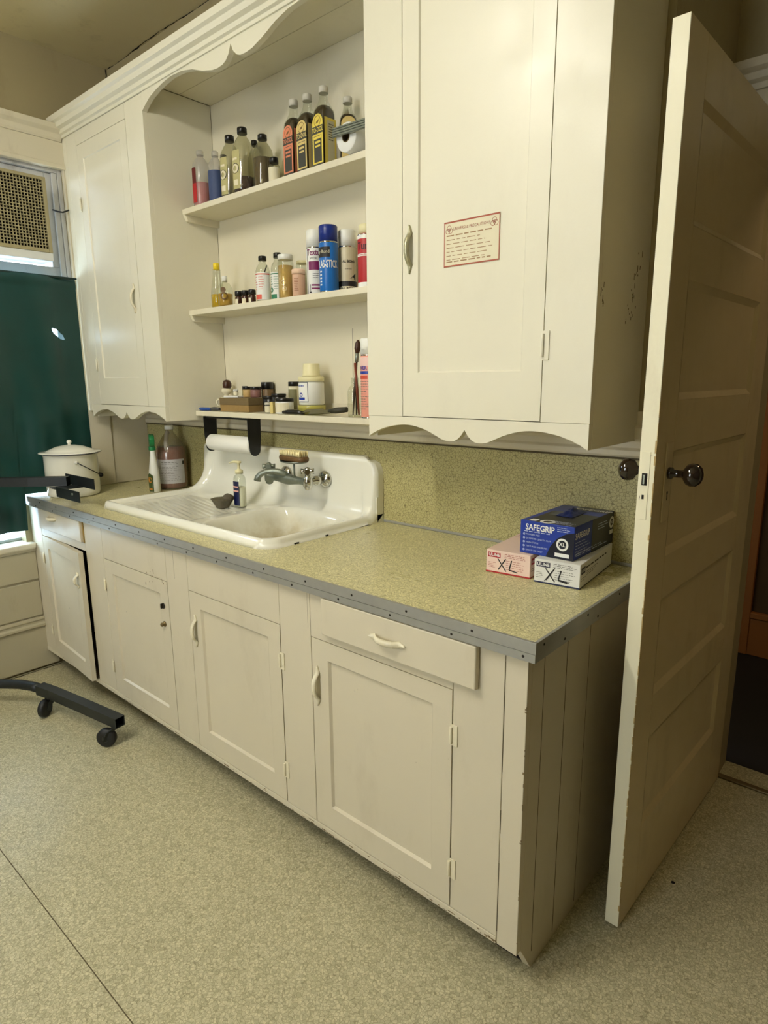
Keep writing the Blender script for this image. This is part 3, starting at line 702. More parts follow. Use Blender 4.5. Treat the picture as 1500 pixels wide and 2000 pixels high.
ob('back_board', m_inner, sh, [(nx0, nx1, YB-0.0009, YB-0.0001, 1.305, 2.603)], 0)
# scalloped valance
vp = [(-1.9645, 2.494), (-1.935, 2.512), (-1.90, 2.528), (-1.854, 2.540), (-1.80, 2.550), (-1.741, 2.556), (-1.67, 2.552), (-1.602, 2.538), (-1.54, 2.515), (-1.48, 2.500), (-1.448, 2.497), (-1.42, 2.499), (-1.400, 2.506), (-1.382, 2.522), (-1.369, 2.549),
      (-1.356, 2.522), (-1.338, 2.506), (-1.318, 2.499), (-1.290, 2.497), (-1.255, 2.500), (-1.20, 2.515), (-1.135, 2.538), (-1.07, 2.552), (-0.997, 2.556), (-0.93, 2.550), (-0.88, 2.540), (-0.83, 2.528), (-0.79, 2.510), (-0.7605, 2.494)]
scallop(-1.9645, -0.7605, 2.602, vp, UY, UY+0.02, sh, m_paint, 'valance')
# crown moulding over everything
b = nb(); prism(b, [(UY, 2.560), (UY-0.006, 2.560), (UY-0.006, 2.572), (UY-0.016, 2.576), (UY-0.018, 2.590), (UY-0.034, 2.596), (UY-0.040, 2.612), (UY-0.052, 2.618), (UY-0.055, 2.640), (UY-0.004, 2.646), (UY-0.004, 2.650), (UY+0.02, 2.650), (UY+0.02, 2.602), (UY, 2.602)], XL+0.001, -0.02, 'yz')
cr = tag(obj('crown_moulding', b, m_paint, None, 0.0008), 'long cream crown moulding running along the top of the wall cabinets', 'moulding')
b = nb(); bx(b, XL+0.001, -0.02, UY+0.02, YB-0.001, 2.622, 2.650); obj('top_board', b, m_wall, cr)

# notice on the right cabinet door
no = thing('paper_notice', 'small cream paper notice with a red border taped to the right cabinet door', 'sign', (-0.392, UY+0.0049, 1.79))
YN = -0.0012
b = nb(); bx(b, -0.0865, 0.0865, YN, 0, -0.057, 0.057); obj('sheet', b, m_paper, no)
F = flat((0, YN, 0), (1, 0, 0), (0, 0, 1), 0.0003)
b = nb()
for q in ((-0.0865, 0.0865, 0.053, 0.057), (-0.0865, 0.0865, -0.057, -0.0535), (-0.0865, -0.084, -0.0535, 0.053), (0.084, 0.0865, -0.0535, 0.053)): quad(b, F, *q)
obj('red_border', b, M('faded_red_print', (164, 84, 62), 0.7), no)
b = nb(); put_text(b, 'UNIVERSAL PRECAUTIONS', 0.0105, F, dy=0.037, sx=0.92)
for cx in (-0.070, 0.070):
    for a in (90, 210, 330): disc(b, F, cx+0.0052*math.cos(math.radians(a)), 0.036+0.0052*math.sin(math.radians(a)), 0.0068, 0.0056)
    disc(b, F, cx, 0.036, 0.0045, 0.0036)
obj('lettering', b, M('faded_red_ink', (150, 72, 54), 0.7), no)
b = nb(); greek(b, F, -0.078, 0.070, 0.020, 1, 0.010, 0.0030, 1); greek(b, F, -0.078, 0.080, 0.010, 6, 0.0100, 0.0018, 2); greek(b, F, -0.078, 0.074, -0.046, 1, 0.01, 0.0030, 3); obj('small_print', b, M('faded_brown_ink', (160, 128, 92), 0.7), no)

# ------------------------------------------------------------------ the open room door
ang = math.atan2(0.029, 0.873)
DW, DTH, DH = 0.873, 0.036, 2.128
rd_ = bpy.data.objects.new('door_1', None); COL.objects.link(rd_); rd_['kind'] = 'structure'
rd_.location = (0.1235, 0.324, 0.010); rd_.rotation_euler = (0, 0, -ang)    # local y runs to the hinges, local x out of the visible face
tag(rd_, 'open cream five-panel room door standing at right of the worktop')
PN = [(0.245, 0.505), (0.625, 0.885), (0.998, 1.255), (1.375, 1.640), (1.755, 2.005)]
s0, s1 = 0.112, 0.738
def dob(name, boxes, mat=m_door, bevel=0.0015, parent=rd_):
    return ob(name, mat, parent, boxes, bevel)
dob('lock_stile', [(-DTH+0.0005, 0, 0.0006, s0, 0, DH)]); dob('hinge_stile', [(-DTH, 0, s1, DW, 0, DH)])
zs = [0]+[v for p in PN for v in p]+[DH]
for k in range(0, len(zs), 2): dob('rail', [(-DTH, 0, s0, s1, zs[k], zs[k+1])])
for z0, z1 in PN:
    b = nb(); e = 0.016
    for sgn, xf in ((1, 0.0), (-1, -DTH)):
        O = [(s0, z0), (s1, z0), (s1, z1), (s0, z1)]; I = [(s0+e, z0+e), (s1-e, z0+e), (s1-e, z1-e), (s0+e, z1-e)]
        A = [b.verts.new((xf, *p)) for p in O]; B = [b.verts.new((xf-sgn*0.009, *p)) for p in I]
        for k in range(4): b.faces.new((A[k], A[(k+1) % 4], B[(k+1) % 4], B[k]))
        b.faces.new(B)
    obj('panel', b, m_door, rd_)
dob('edge_strip', [(-DTH, -0.0005, -0.0012, 0.0004, 0, DH)], m_dooredge, 0.001)
b = nb(); rd = random.Random(8); z = 0.05        # paint worn off along the arris
while z < 1.35:
    hgt = 0.02+0.06*rd.random(); bx(b, -0.0008-0.003*rd.random()**3, 0.0005, -0.0015, 0.0010+0.001*rd.random(), z, z+hgt*0.5); z += hgt*0.5+0.012*rd.random()
obj('worn_arris', b, M('bare_yellow_wood', (172, 146, 92), 0.6, 0, 0.3, 150), rd_)
m_knob = M('dark_brown_porcelain', (30, 20, 14), 0.10, 0, 0.5, 60, coat=0.5)
kz = 1.207; ks = 0.078
plate = dob('escutcheon', [(0.0, 0.004, ks-0.022, ks+0.022, 1.09, 1.28)], m_door, 0.0015)
b = nb(); lathe(b, [(0.014, 0.004), (0.014, 0.012), (0.009, 0.016), (0.009, 0.034), (0.013, 0.038), (0.024, 0.046), (0.0275, 0.056), (0.026, 0.066), (0.018, 0.075), (0.008, 0.0785), (0.001, 0.079)], 0, 0, 28, 'x'); xform(b, Matrix.Translation((0, ks, kz))); obj('knob', b, m_knob, rd_, smooth=True)
b = nb(); lathe(b, [(0.014, -DTH), (0.014, -DTH-0.010), (0.009, -DTH-0.014), (0.009, -DTH-0.030), (0.013, -DTH-0.036), (0.024, -DTH-0.044), (0.0275, -DTH-0.054), (0.026, -DTH-0.064), (0.018, -DTH-0.073), (0.001, -DTH-0.077)], 0, 0, 28, 'x'); xform(b, Matrix.Translation((0, ks, kz))); obj('knob', b, m_knob, rd_, smooth=True)
b = nb(); bx(b, 0.0040, 0.0046, ks-0.0015, ks+0.0015, 1.142, 1.162); bx(b, 0.0040, 0.0046, ks-0.003, ks+0.003, 1.157, 1.163); obj('keyhole', b, m_dark, rd_)
b = nb(); bx(b, 0.0, 0.0006, 0.30, 0.34, 0.495, 0.4975); bx(b, 0.0, 0.0006, 0.34, 0.52, 0.4975, 0.4995)
for v in b.verts: v.co.x = max(-0.0088, v.co.x-0.0090)
obj('split', b, m_seam, rd_)
lp = dob('latch_plate', [(-0.031, -0.011, -0.0026, -0.001, 1.105, 1.262)], m_dooredge, 0.0008)
b = nb(); bx(b, -0.027, -0.015, -0.0036, -0.0025, 1.185, 1.213); obj('latch_hole', b, m_dark, rd_)
b = nb(); bx(b, -0.0235, -0.0185, -0.0075, -0.0035, 1.188, 1.210); obj('latch_bolt', b, m_dull, rd_, 0.001)
b = nb(); bx(b, -0.0245, -0.0195, -0.0032, -0.0025, 1.153, 1.163); obj('bolt_hole', b, m_dark, rd_)

# ------------------------------------------------------------------ air conditioner in the window
m_ac = M('beige_ac_plastic', (158, 148, 112), 0.45, 0, 0.08, 20); m_acm = M('pale_ac_metal', (214, 216, 212), 0.35, 0, 0.05)
ac = thing('window_air_conditioner', 'beige window air conditioner with a square lattice grille above the curtain', 'air conditioner', (-2.85, -0.12, 1.99), world=True)
AY0, AY1, AZ0, AZ1, AXF = -0.50, 0.205, 1.990, 2.352, -2.622
ob('housing', m_acm, ac, [(-3.05, AXF-0.022, AY0, AY1, AZ0, AZ1)], 0.002)
ob('grille_backing', m_dark, ac, [(AXF-0.0215, AXF-0.019, AY0+0.01, AY1-0.01, AZ0+0.04, AZ1-0.01)], 0)
ob('front_frame', m_ac, ac, [(AXF-0.0215, AXF, AY0, AY0+0.016, 2.026, AZ1), (AXF-0.0215, AXF, AY1-0.016, AY1, 2.026, AZ1), (AXF-0.0215, AXF, AY0+0.016, AY1-0.016, AZ1-0.014, AZ1), (AXF-0.0215, AXF, AY0+0.016, AY1-0.016, 2.026, 2.042)], 0.0015)
ob('bottom_strip', m_acm, ac, [(AXF-0.0215, AXF-0.002, AY0, AY1, AZ0, 2.0255)], 0.002)
b = nb(); p = 0.0135; y = AY0+0.016+p
while y < AY1-0.016: bx(b, AXF-0.012, AXF-0.004, y-0.0015, y+0.0015, 2.042, AZ1-0.014); y += p
z = 2.042+p
while z < AZ1-0.016: bx(b, AXF-0.0125, AXF-0.0035, AY0+0.016, AY1-0.016, z-0.0015, z+0.0015); z += p
o = obj('grille', b, m_ac, ac); o['kind'] = 'stuff'
ob('badge', M('beige_badge', (214, 196, 136), 0.4), ac, [(AXF-0.004, AXF+0.003, -0.16, -0.006, 2.208, 2.224)], 0.001)
b = nb(); tube(b, [(XL+0.004, 0.29, 2.245), (XL+0.03, 0.30, 2.235), (XL+0.045, 0.318, 2.232), (XL+0.052, 0.345, 2.245)], 0.0042, 6); xform(b, Matrix.Translation((-0.012, -0.018, 0))); tag(obj('window_wire', b, m_blackst), 'short twist of black wire on the window casing beside the air conditioner', 'wire')

# ------------------------------------------------------------------ green curtain with a tear
def curtain():
    b = nb(); NY, NZ = 110, 120; y0, y1, z0, z1 = -0.95, 0.326, 0.735, 1.930; G = []
    for j in range(NZ+1):
        v = j/NZ; row = []
        for i in range(NY+1):
            u = i/NY; y = y0+(y1-y0)*u; zb_ = z0 if y < -0.024 else H+0.008; z = zb_+(z1-zb_)*v
            fold = 0.010*math.sin(y*21+1.6*math.sin(z*3))*(1-0.6*v)+0.005*math.sin(y*47+z*4)*(1-v)
            n3 = noise.noise(Vector((y*3.1, z*2.2, 1.7)))*0.018+noise.noise(Vector((y*9, z*7, 5.1)))*0.006
            k_ = min(1, max(0, (0.330-y)/0.14)); x = XL+0.024+k_*(0.010+0.022*v+1.3*fold+n3*min(1, (1-v)*6))
            if v > 0.95: x += 0.006*math.sin((v-0.95)/0.05*PI)
            x = max(x, XL+0.008)
            row.append(b.verts.new((x, y, z+(0.006*math.sin(y*5)*(1-v) if y < -0.024 else 0))))
        G.append(row)
    for j in range(NZ):
        for i in range(NY):
            f = b.faces.new((G[j][i], G[j][i+1], G[j+1][i+1], G[j+1][i])); f.smooth = True
    return b
b = curtain()
# cut the tear as a clean slanted slot: snap the mesh to its outline, then remove the inside
tc, ta = Vector((0.212, 1.666)), math.radians(-38)
ca, sa = math.cos(ta), math.sin(ta); inside = []
for v in b.verts:
    q = Vector((v.co.y, v.co.z))-tc; a = (q.x*ca+q.y*sa)/0.040; c = (-q.x*sa+q.y*ca)/0.0135
    r = (a*a+c*c)**0.5
    if r < 1.0: inside.append(v)
bmesh.ops.subdivide_edges(b, edges=list({e for v in b.verts if (Vector((v.co.y, v.co.z))-tc).length < 0.075 for e in v.link_edges}), cuts=3, use_grid_fill=True)
kill = []
for f in b.faces:
    cc = f.calc_center_median(); q = Vector((cc.y, cc.z))-tc; a = (q.x*ca+q.y*sa)/0.040; c = (-q.x*sa+q.y*ca)/0.0125
    if abs(c) < 1-max(0, abs(a)-0.55)*1.9 and abs(a) < 1: kill.append(f)
bmesh.ops.delete(b, geom=kill, context='FACES')
m_curt = M('dark_green_vinyl', (12, 58, 54), 0.38, 0, 0.25, 8, 0.15, 60)
cu = tag(obj('window_curtain', b, m_curt), 'dark green vinyl curtain with a small tear covering the lower window', 'curtain')
ob('hem_rod', M('dark_hem', (8, 38, 36), 0.5), cu, [(XL+0.046, XL+0.056, -0.95, 0.324, 1.925, 1.934)], 0.002)

# ------------------------------------------------------------------ black wheeled stand
st = thing('wheeled_stand', 'black steel tube stand on casters with a bracket arm, in front of the window', 'stand', (-2.58, -0.45, 0), world=True)
ZB = 0.108
b = nb(); pts = [(-1.715, -0.113, ZB), (-1.95, -0.150, ZB), (-2.17, -0.187, ZB), (-2.26, -0.208, ZB)]
tube(b, pts, (0.021, 0.021), square=True, caps=False); o = obj('base_leg', b, m_blackst, st, 0.0, solid=0.003)
b = nb(); rs = []
pts = [(-2.25, -0.205, ZB), (-2.31, -0.222, ZB), (-2.37, -0.250, ZB), (-2.43, -0.295, ZB), (-2.49, -0.345, ZB), (-2.56, -0.42, ZB), (-2.60, -0.52, ZB), (-2.61, -0.70, ZB), (-2.61, -1.0, ZB), (-2.56, -1.14, ZB), (-2.44, -1.24, ZB), (-2.2, -1.28, ZB), (-1.8, -1.31, ZB)]
tube(b, pts, 0.021, 14); obj('base_bend', b, m_blackst, st, smooth=True)
def caster(x, y, rot, px, py):
    """(x, y) wheel centre, (px, py) swivel stem under the leg"""
    R = 0.0385
    b = nb(); lathe(b, [(0.010, -0.014), (R-0.006, -0.014), (R, -0.009), (R, 0.009), (R-0.006, 0.014), (0.010, 0.014)], 0, 0, 30, 'x')
    xform(b, Matrix.Translation((x, y, R+0.0005)) @ Matrix.Rotation(rot, 4, 'Z')); wv = obj('caster_wheel', b, m_rubber, st)
    b = nb(); lathe(b, [(0.011, -0.0155), (0.014, -0.0145), (0.014, 0.0145), (0.011, 0.0155)], 0, 0, 16, 'x'); xform(b, Matrix.Translation((x, y, R+0.0005)) @ Matrix.Rotation(rot, 4, 'Z')); obj('hub', b, m_blackst, wv)
    b = nb(); u = Vector((px-x, py-y, 0)); ax = Vector((math.cos(rot), math.sin(rot), 0)); top = Vector((px, py, 0.0835))
    for s_ in (-1, 1):
        a = Vector((x, y, R))+ax*0.018*s_; tube(b, [a-Vector((0, 0, 0.008)), a+u*0.3+Vector((0, 0, 0.022)), top+ax*0.016*s_-Vector((0, 0, 0.004))], (0.002, 0.009), square=True)
    lathe(b, [(0.018, 0.0785), (0.018, 0.0865)], px, py, 16)
    obj('caster_fork', b, m_blackst, st)
caster(-1.765, -0.150, math.radians(-50), -1.745, -0.118); caster(-2.200, -0.218, math.radians(35), -2.190, -0.192); caster(-2.60, -0.85, 0.3, -2.61, -0.82)
b = nb(); tube(b, [(-2.59, -0.47, ZB+0.018), (-2.59, -0.47, 1.03)], (0.019, 0.019), square=True); obj('post', b, m_blackst, st, 0.001)
b = nb(); tube(b, [(-2.59, -0.47, 1.008), (-2.575, -0.30, 1.008), (-2.525, -0.205, 1.008), (-2.40, -0.095, 1.008), (-2.285, 0.022, 1.008)], (0.020, 0.020), square=True); obj('arm', b, m_blackst, st, 0.001)
b = nb()
bx(b, -2.375, -2.092, 0.047, 0.051, 0.985, 1.031); bx(b, -2.225, -2.000, -0.058, -0.054, 0.955, 1.0); bx(b, -2.30, -2.20, -0.056, 0.049, 0.984, 0.9875)
obj('bracket', b, m_blackst, st, 0.001)
b = nb(); lathe(b, [(0.005, -0.062), (0.005, -0.058)], 0, 0, 10, 'y'); xform(b, Matrix.Translation((-2.06, 0, 0.985))); obj('bolt', b, m_dull, st)

# ------------------------------------------------------------------ worktop things
# enamel pot
pt = thing('enamel_pot', 'white enamel lidded pot with a bail handle on the worktop by the curtain', 'pot', (-2.545, 0.150, H+0.0015))
b = nb(); lathe(b, [(0.001, 0.0), (0.108, 0.0), (0.116, 0.004), (0.119, 0.02), (0.119, 0.190), (0.122, 0.195), (0.122, 0.199), (0.116, 0.199), (0.116, 0.02), (0.001, 0.012)], seg=48); obj('pot_body', b, m_enamel, pt)
b = nb(); lathe(b, [(0.136, 0.204), (0.138, 0.207), (0.134, 0.210), (0.108, 0.211), (0.098, 0.218), (0.060, 0.234), (0.025, 0.240), (0.001, 0.241), (0.001, 0.237), (0.06, 0.230), (0.098, 0.214), (0.110, 0.206), (0.110, 0.199), (0.118, 0.2)], seg=48); ld = obj('lid', b, m_enamel, pt)
b = nb(); lathe(b, [(0.1362, 0.2036), (0.1394, 0.2065), (0.1362, 0.2062)], seg=48, caps=False); obj('rim_line', b, m_navy, ld)
b = nb(); lathe(b, [(0.009, 0.238), (0.007, 0.246), (0.011, 0.252), (0.011, 0.260), (0.006, 0.264), (0.001, 0.265)], seg=16); obj('lid_knob', b, m_enamel, ld)
ea = math.radians(-12)
for k, a in enumerate((ea, ea+PI)):
    b = nb(); c, s = math.cos(a), math.sin(a); lathe(b, [(0.004, 0.117), (0.010, 0.120), (0.010, 0.123), (0.004, 0.128), (0.004, 0.132)], 0, 0, 12, 'x')
    xform(b, Matrix.Rotation(a, 4, 'Z') @ Matrix.Translation((0, 0, 0.166))); obj('ear', b, m_enamel, pt)
b = nb(); pts = []; hang = math.radians(-33); Q = Matrix.Rotation(ea+PI/2, 4, 'Z')
for k in range(25):
    t = PI*k/24; r = 0.131; px = r*math.cos(t); d = 0.150*math.sin(t)
    v = Vector((d*math.cos(hang), px, 0.166+d*math.sin(hang))); pts.append(Matrix.Rotation(ea, 4, 'Z') @ Vector((px, v.x, v.z)))
tube(b, pts, 0.0022, 8); bail = obj('bail', b, m_blackst, pt)
b = nb(); tube(b, pts[10:15], 0.010, 14, rs=[0.008, 0.011, 0.0115, 0.011, 0.008]); obj('grip', b, m_black, bail)

# spray bottle
sp = thing('spray_bottle', 'white spray bottle with a green trigger head left of the sink', 'bottle', (-2.300, 0.440, H+0.001), math.radians(-25))
b = nb(); lathe(b, [(0.030, 0.0), (0.033, 0.004), (0.033, 0.05), (0.030, 0.10), (0.022, 0.145), (0.016, 0.185), (0.014, 0.205)], seg=32, sx=1.15, sy=0.8, pw=0.8); obj('bottle_body', b, m_whitecap, sp)
b = nb(); f = cyl(0.0335, 0.055, math.radians(-52), 0.002)
for k in range(8):
    a = -0.020+k*0.005; bm_ = (a, a+0.005); quad(b, lambda x, y: Vector((f(x, y).x*1.12, f(x, y).y*0.82, f(x, y).z)), a, a+0.005, -0.05, 0.042-0.6*abs(a+0.0025))
lb = obj('label', b, M('dark_green_label', (58, 78, 34), 0.5), sp)
b = nb(); ff = lambda x, y: Vector((f(x, y).x*1.14, f(x, y).y*0.84, f(x, y).z)); disc(b, ff, 0, 0.008, 0.014, 0.0, 20); quad(b, ff, -0.012, 0.012, -0.043, -0.032, 4); obj('label_emblem', b, M('orange_print', (206, 140, 60), 0.5), lb)
b = nb(); lathe(b, [(0.017, 0.205), (0.017, 0.226)], seg=20)
prism(b, [(-0.052, 0.262), (-0.052, 0.246), (-0.030, 0.240), (-0.020, 0.226), (0.020, 0.226), (0.030, 0.240), (0.034, 0.262), (0.022, 0.280), (-0.010, 0.284), (-0.045, 0.272)], -0.012, 0.012, 'xz'); obj('trigger_head', b, m_green, sp, 0.004)
b = nb(); tube(b, [(-0.036, 0, 0.246), (-0.044, 0, 0.228), (-0.040, 0, 0.208), (-0.034, 0, 0.200)], (0.007, 0.0025), square=True); obj('trigger', b, m_creamcap, sp)
b = nb(); bx(b, -0.060, -0.052, -0.009, 0.009, 0.246, 0.266); obj('nozzle', b, m_creamcap, sp, 0.002)
# gallon jug
jg = thing('gallon_jug', 'clear gallon jug of reddish brown liquid behind the sink end', 'jug', (-2.345, 0.565, H+0.0015), math.radians(20))
prof = [(0.066, 0.0), (0.074, 0.006), (0.076, 0.02), (0.076, 0.165), (0.074, 0.19), (0.060, 0.225), (0.036, 0.262), (0.022, 0.280), (0.019, 0.288), (0.019, 0.300)]
b = nb(); lathe(b, prof, seg=40); obj('jug_body', b, glass('cloudy_jug_plastic', (232, 228, 216), 0.12, 0.15), jg)
b = nb(); lathe(b, [(0.064, 0.002), (0.072, 0.008), (0.074, 0.02), (0.074, 0.165), (0.072, 0.188), (0.0645, 0.212), (0.001, 0.212)], seg=40); obj('liquid', b, M('reddish_brown_liquid', (136, 70, 50), 0.15, 0, 0.1, 10), jg)
b = nb(); tube(b, [(0.060, 0, 0.195), (0.062, 0, 0.235), (0.040, 0, 0.275), (0.020, 0, 0.285)], 0.010, 10); xform(b, Matrix.Rotation(math.radians(-70), 4, 'Z')); obj('jug_handle', b, glass('cloudy_handle', (220, 214, 204), 0.5, 0.2), jg)
b = nb(); lathe(b, [(0.022, 0.298), (0.022, 0.316), (0.018, 0.319), (0.001, 0.319)], seg=24); obj('cap', b, m_whitecap, jg)
b = nb(); f = cyl(0.076, 0.09, math.radians(-56), 0.0008); quad(b, f, -0.075, 0.075, -0.060, 0.062, 24); lb = obj('label', b, M('pale_grey_label', (186, 184, 184), 0.6), jg)
f2 = cyl(0.076, 0.09, math.radians(-56), 0.0014); b = nb()
greek(b, f2, -0.045, 0.055, 0.046, 2, 0.008, 0.003, 11); greek(b, f2, -0.066, 0.066, 0.024, 9, 0.0085, 0.0016, 12); obj('small_print', b, m_grey, lb)
b = nb(); quad(b, f2, 0.062, 0.074, 0.035, 0.052, 3); obj('label_mark', b, m_ink, lb)

# pump bottle and glass dish on the drainboard
pb = thing('pump_bottle', 'small clear pump bottle of white soap on the drainboard edge', 'bottle', (-1.600, 0.440, 0.9150), math.radians(-20))
b = nb(); lathe(b, [(0.022, 0.0), (0.024, 0.004), (0.024, 0.118), (0.020, 0.130), (0.012, 0.136), (0.012, 0.142)], seg=28, sx=1.12, sy=0.85); obj('bottle_body', b, m_glass, pb)
b = nb(); lathe(b, [(0.021, 0.002), (0.0228, 0.006), (0.0228, 0.082), (0.001, 0.083)], seg=28, sx=1.12, sy=0.85); obj('soap', b, M('white_soap', (232, 228, 206), 0.3), pb)
b = nb(); f = cyl(0.0252, 0.06, math.radians(-66), 0.0008); ff = lambda x, y: Vector((f(x, y).x*1.12, f(x, y).y*0.85, f(x, y).z)); quad(b, ff, -0.016, 0.016, -0.052, 0.050, 8); lb = obj('label', b, m_navy, pb)
b = nb(); f = cyl(0.0252, 0.06, math.radians(-66), 0.0014); quad(b, (lambda x, y: Vector((f(x, y).x*1.12, f(x, y).y*0.85, f(x, y).z))), -0.014, 0.014, 0.006, 0.012, 6); quad(b, (lambda x, y: Vector((f(x, y).x*1.12, f(x, y).y*0.85, f(x, y).z))), -0.013, 0.013, 0.024, 0.030, 6); obj('label_stripe', b, m_pinkp, lb)
b = nb(); lathe(b, [(0.014, 0.140), (0.014, 0.154), (0.007, 0.158), (0.005, 0.160), (0.005, 0.182), (0.009, 0.184), (0.009, 0.192), (0.001, 0.193)], seg=18); tube(b, [(0, 0, 0.188), (-0.020, -0.012, 0.188), (-0.036, -0.022, 0.182)], 0.004, 8, rs=[0.006, 0.005, 0.003]); obj('pump', b, m_creamcap, pb)
pb.scale = (1.2, 1.2, 1.0)
gd = thing('glass_dish', 'small scalloped glass dish on the drainboard beside the pump bottle', 'dish', (-1.648, 0.382, 0.9125))
b = nb(); lathe(b, [(0.001, 0.0), (0.022, 0.0), (0.024, 0.004), (0.036, 0.028), (0.040, 0.034), (0.037, 0.034), (0.031, 0.026), (0.020, 0.008), (0.001, 0.008)], seg=32)
for v in b.verts:
    a = math.atan2(v.co.y, v.co.x); r = math.hypot(v.co.x, v.co.y); k = 1+0.05*math.cos(a*8)*(1 if v.co.z > 0.01 else 0); v.co.x *= k; v.co.y *= k
obj('bowl', b, glass('smoky_dish_glass', (150, 142, 118), 0.35, 0.05), gd)
b = nb(); lathe(b, [(0.001, 0.006), (0.020, 0.0065), (0.022, 0.010), (0.012, 0.016), (0.001, 0.017)], seg=20); obj('dark_residue', b, M('dark_residue', (64, 52, 36), 0.8), gd)
gd.scale = (1.22, 1.22, 1.12)
b = nb(); bmesh.ops.create_icosphere(b, subdivisions=3, radius=0.021)
for v in b.verts: v.co = v.co*(1+0.25*noise.noise(v.co*70)); v.co.z *= 0.9
xform(b, Matrix.Translation((-1.618, 0.392, 0.955))); tag(obj('pumice_stone', b, M('grey_pumice', (92, 84, 68), 0.9, 0, 0.2, 120, 0.4)), 'rough grey pumice stone lying in the small glass dish', 'stone')

# paper towel holder
ph = thing('towel_holder', 'black metal paper towel holder screwed under the lowest shelf', 'holder', (-1.74, 0.52, 1.2825), world=True)
PX0, PX1, PY, PZ = -1.905, -1.590, 0.520, 1.165
ob('mounting_bar', m_black, ph, [(PX0-0.006, PX1+0.004, PY-0.024, PY+0.020, 1.2740, 1.2825)], 0.001)
for px in (PX0-0.006, PX1):
    b = nb(); poly = [(PY-0.034, 1.2825), (PY-0.034, 1.20), (PY-0.027, 1.150)]
    for k in range(9): a = PI+PI*k/8; poly.append((PY+0.027*math.cos(a), 1.146+0.024*math.sin(a)))
    poly += [(PY+0.027, 1.150), (PY+0.032, 1.20), (PY+0.034, 1.2825)]
    prism(b, poly, px, px+0.005, 'yz'); obj('arm', b, m_black, ph, 0.001)
b = nb(); lathe(b, [(0.016, PX1-0.010), (0.018, PX1)], 0, 0, 20, 'x'); xform(b, Matrix.Translation((0, PY, PZ))); obj('hub', b, m_black, ph)
b = nb(); lathe(b, [(0.016, PX0), (0.016, PX0+0.010)], 0, 0, 20, 'x'); xform(b, Matrix.Translation((0, PY, PZ))); obj('hub', b, m_black, ph)
b = nb(); x0, x1 = PX0+0.004, PX1-0.003
lathe(b, [(0.019, x0), (0.034, x0), (0.036, x0+0.003), (0.036, x1-0.003), (0.034, x1), (0.019, x1), (0.019, x0)], 0, 0, 36, 'x', caps=False); xform(b, Matrix.Translation((0, PY, PZ)))
tag(obj('paper_towel_roll', b, M('white_paper_towel', (238, 237, 228), 0.9, 0, 0.02, 60, 0.25, 250)), 'white paper towel roll hanging in the black holder over the sink', 'paper towel')

# glove boxes
def carton(name, label, loc, rz, w_, d, h, mats, group=None):
    t = thing(name, label, 'box', loc, rz); b = nb(); bx(b, 0, w_, 0, d, 0, h); o = obj('carton', b, mats, t, 0.0015)
    Ff = flat((w_/2, 0, h/2), (1, 0, 0), (0, 0, 1), 0.0004); Fs = flat((w_, d/2, h/2), (0, 1, 0), (0, 0, 1), 0.0004); Ft = flat((w_/2, d/2, h), (1, 0, 0), (0, 1, 0), 0.0004)
    return t, Ff, Fs, Ft
def Q(t, name, mat, items, F):
    b = nb()
    for q in items: quad(b, F, *q)
    return obj(name, b, mat, t)
def up2(F, dz=0.0003):
    o = F(0, 0); n_ = (F(1, 0)-o).cross(F(0, 1)-o).normalized(); return lambda x, y: F(x, y)+n_*dz
m_pinkbox = M('pale_pink_carton', (232, 204, 188), 0.6, var=0.04); m_whitebox = M('white_carton', (222, 221, 214), 0.6, var=0.03)
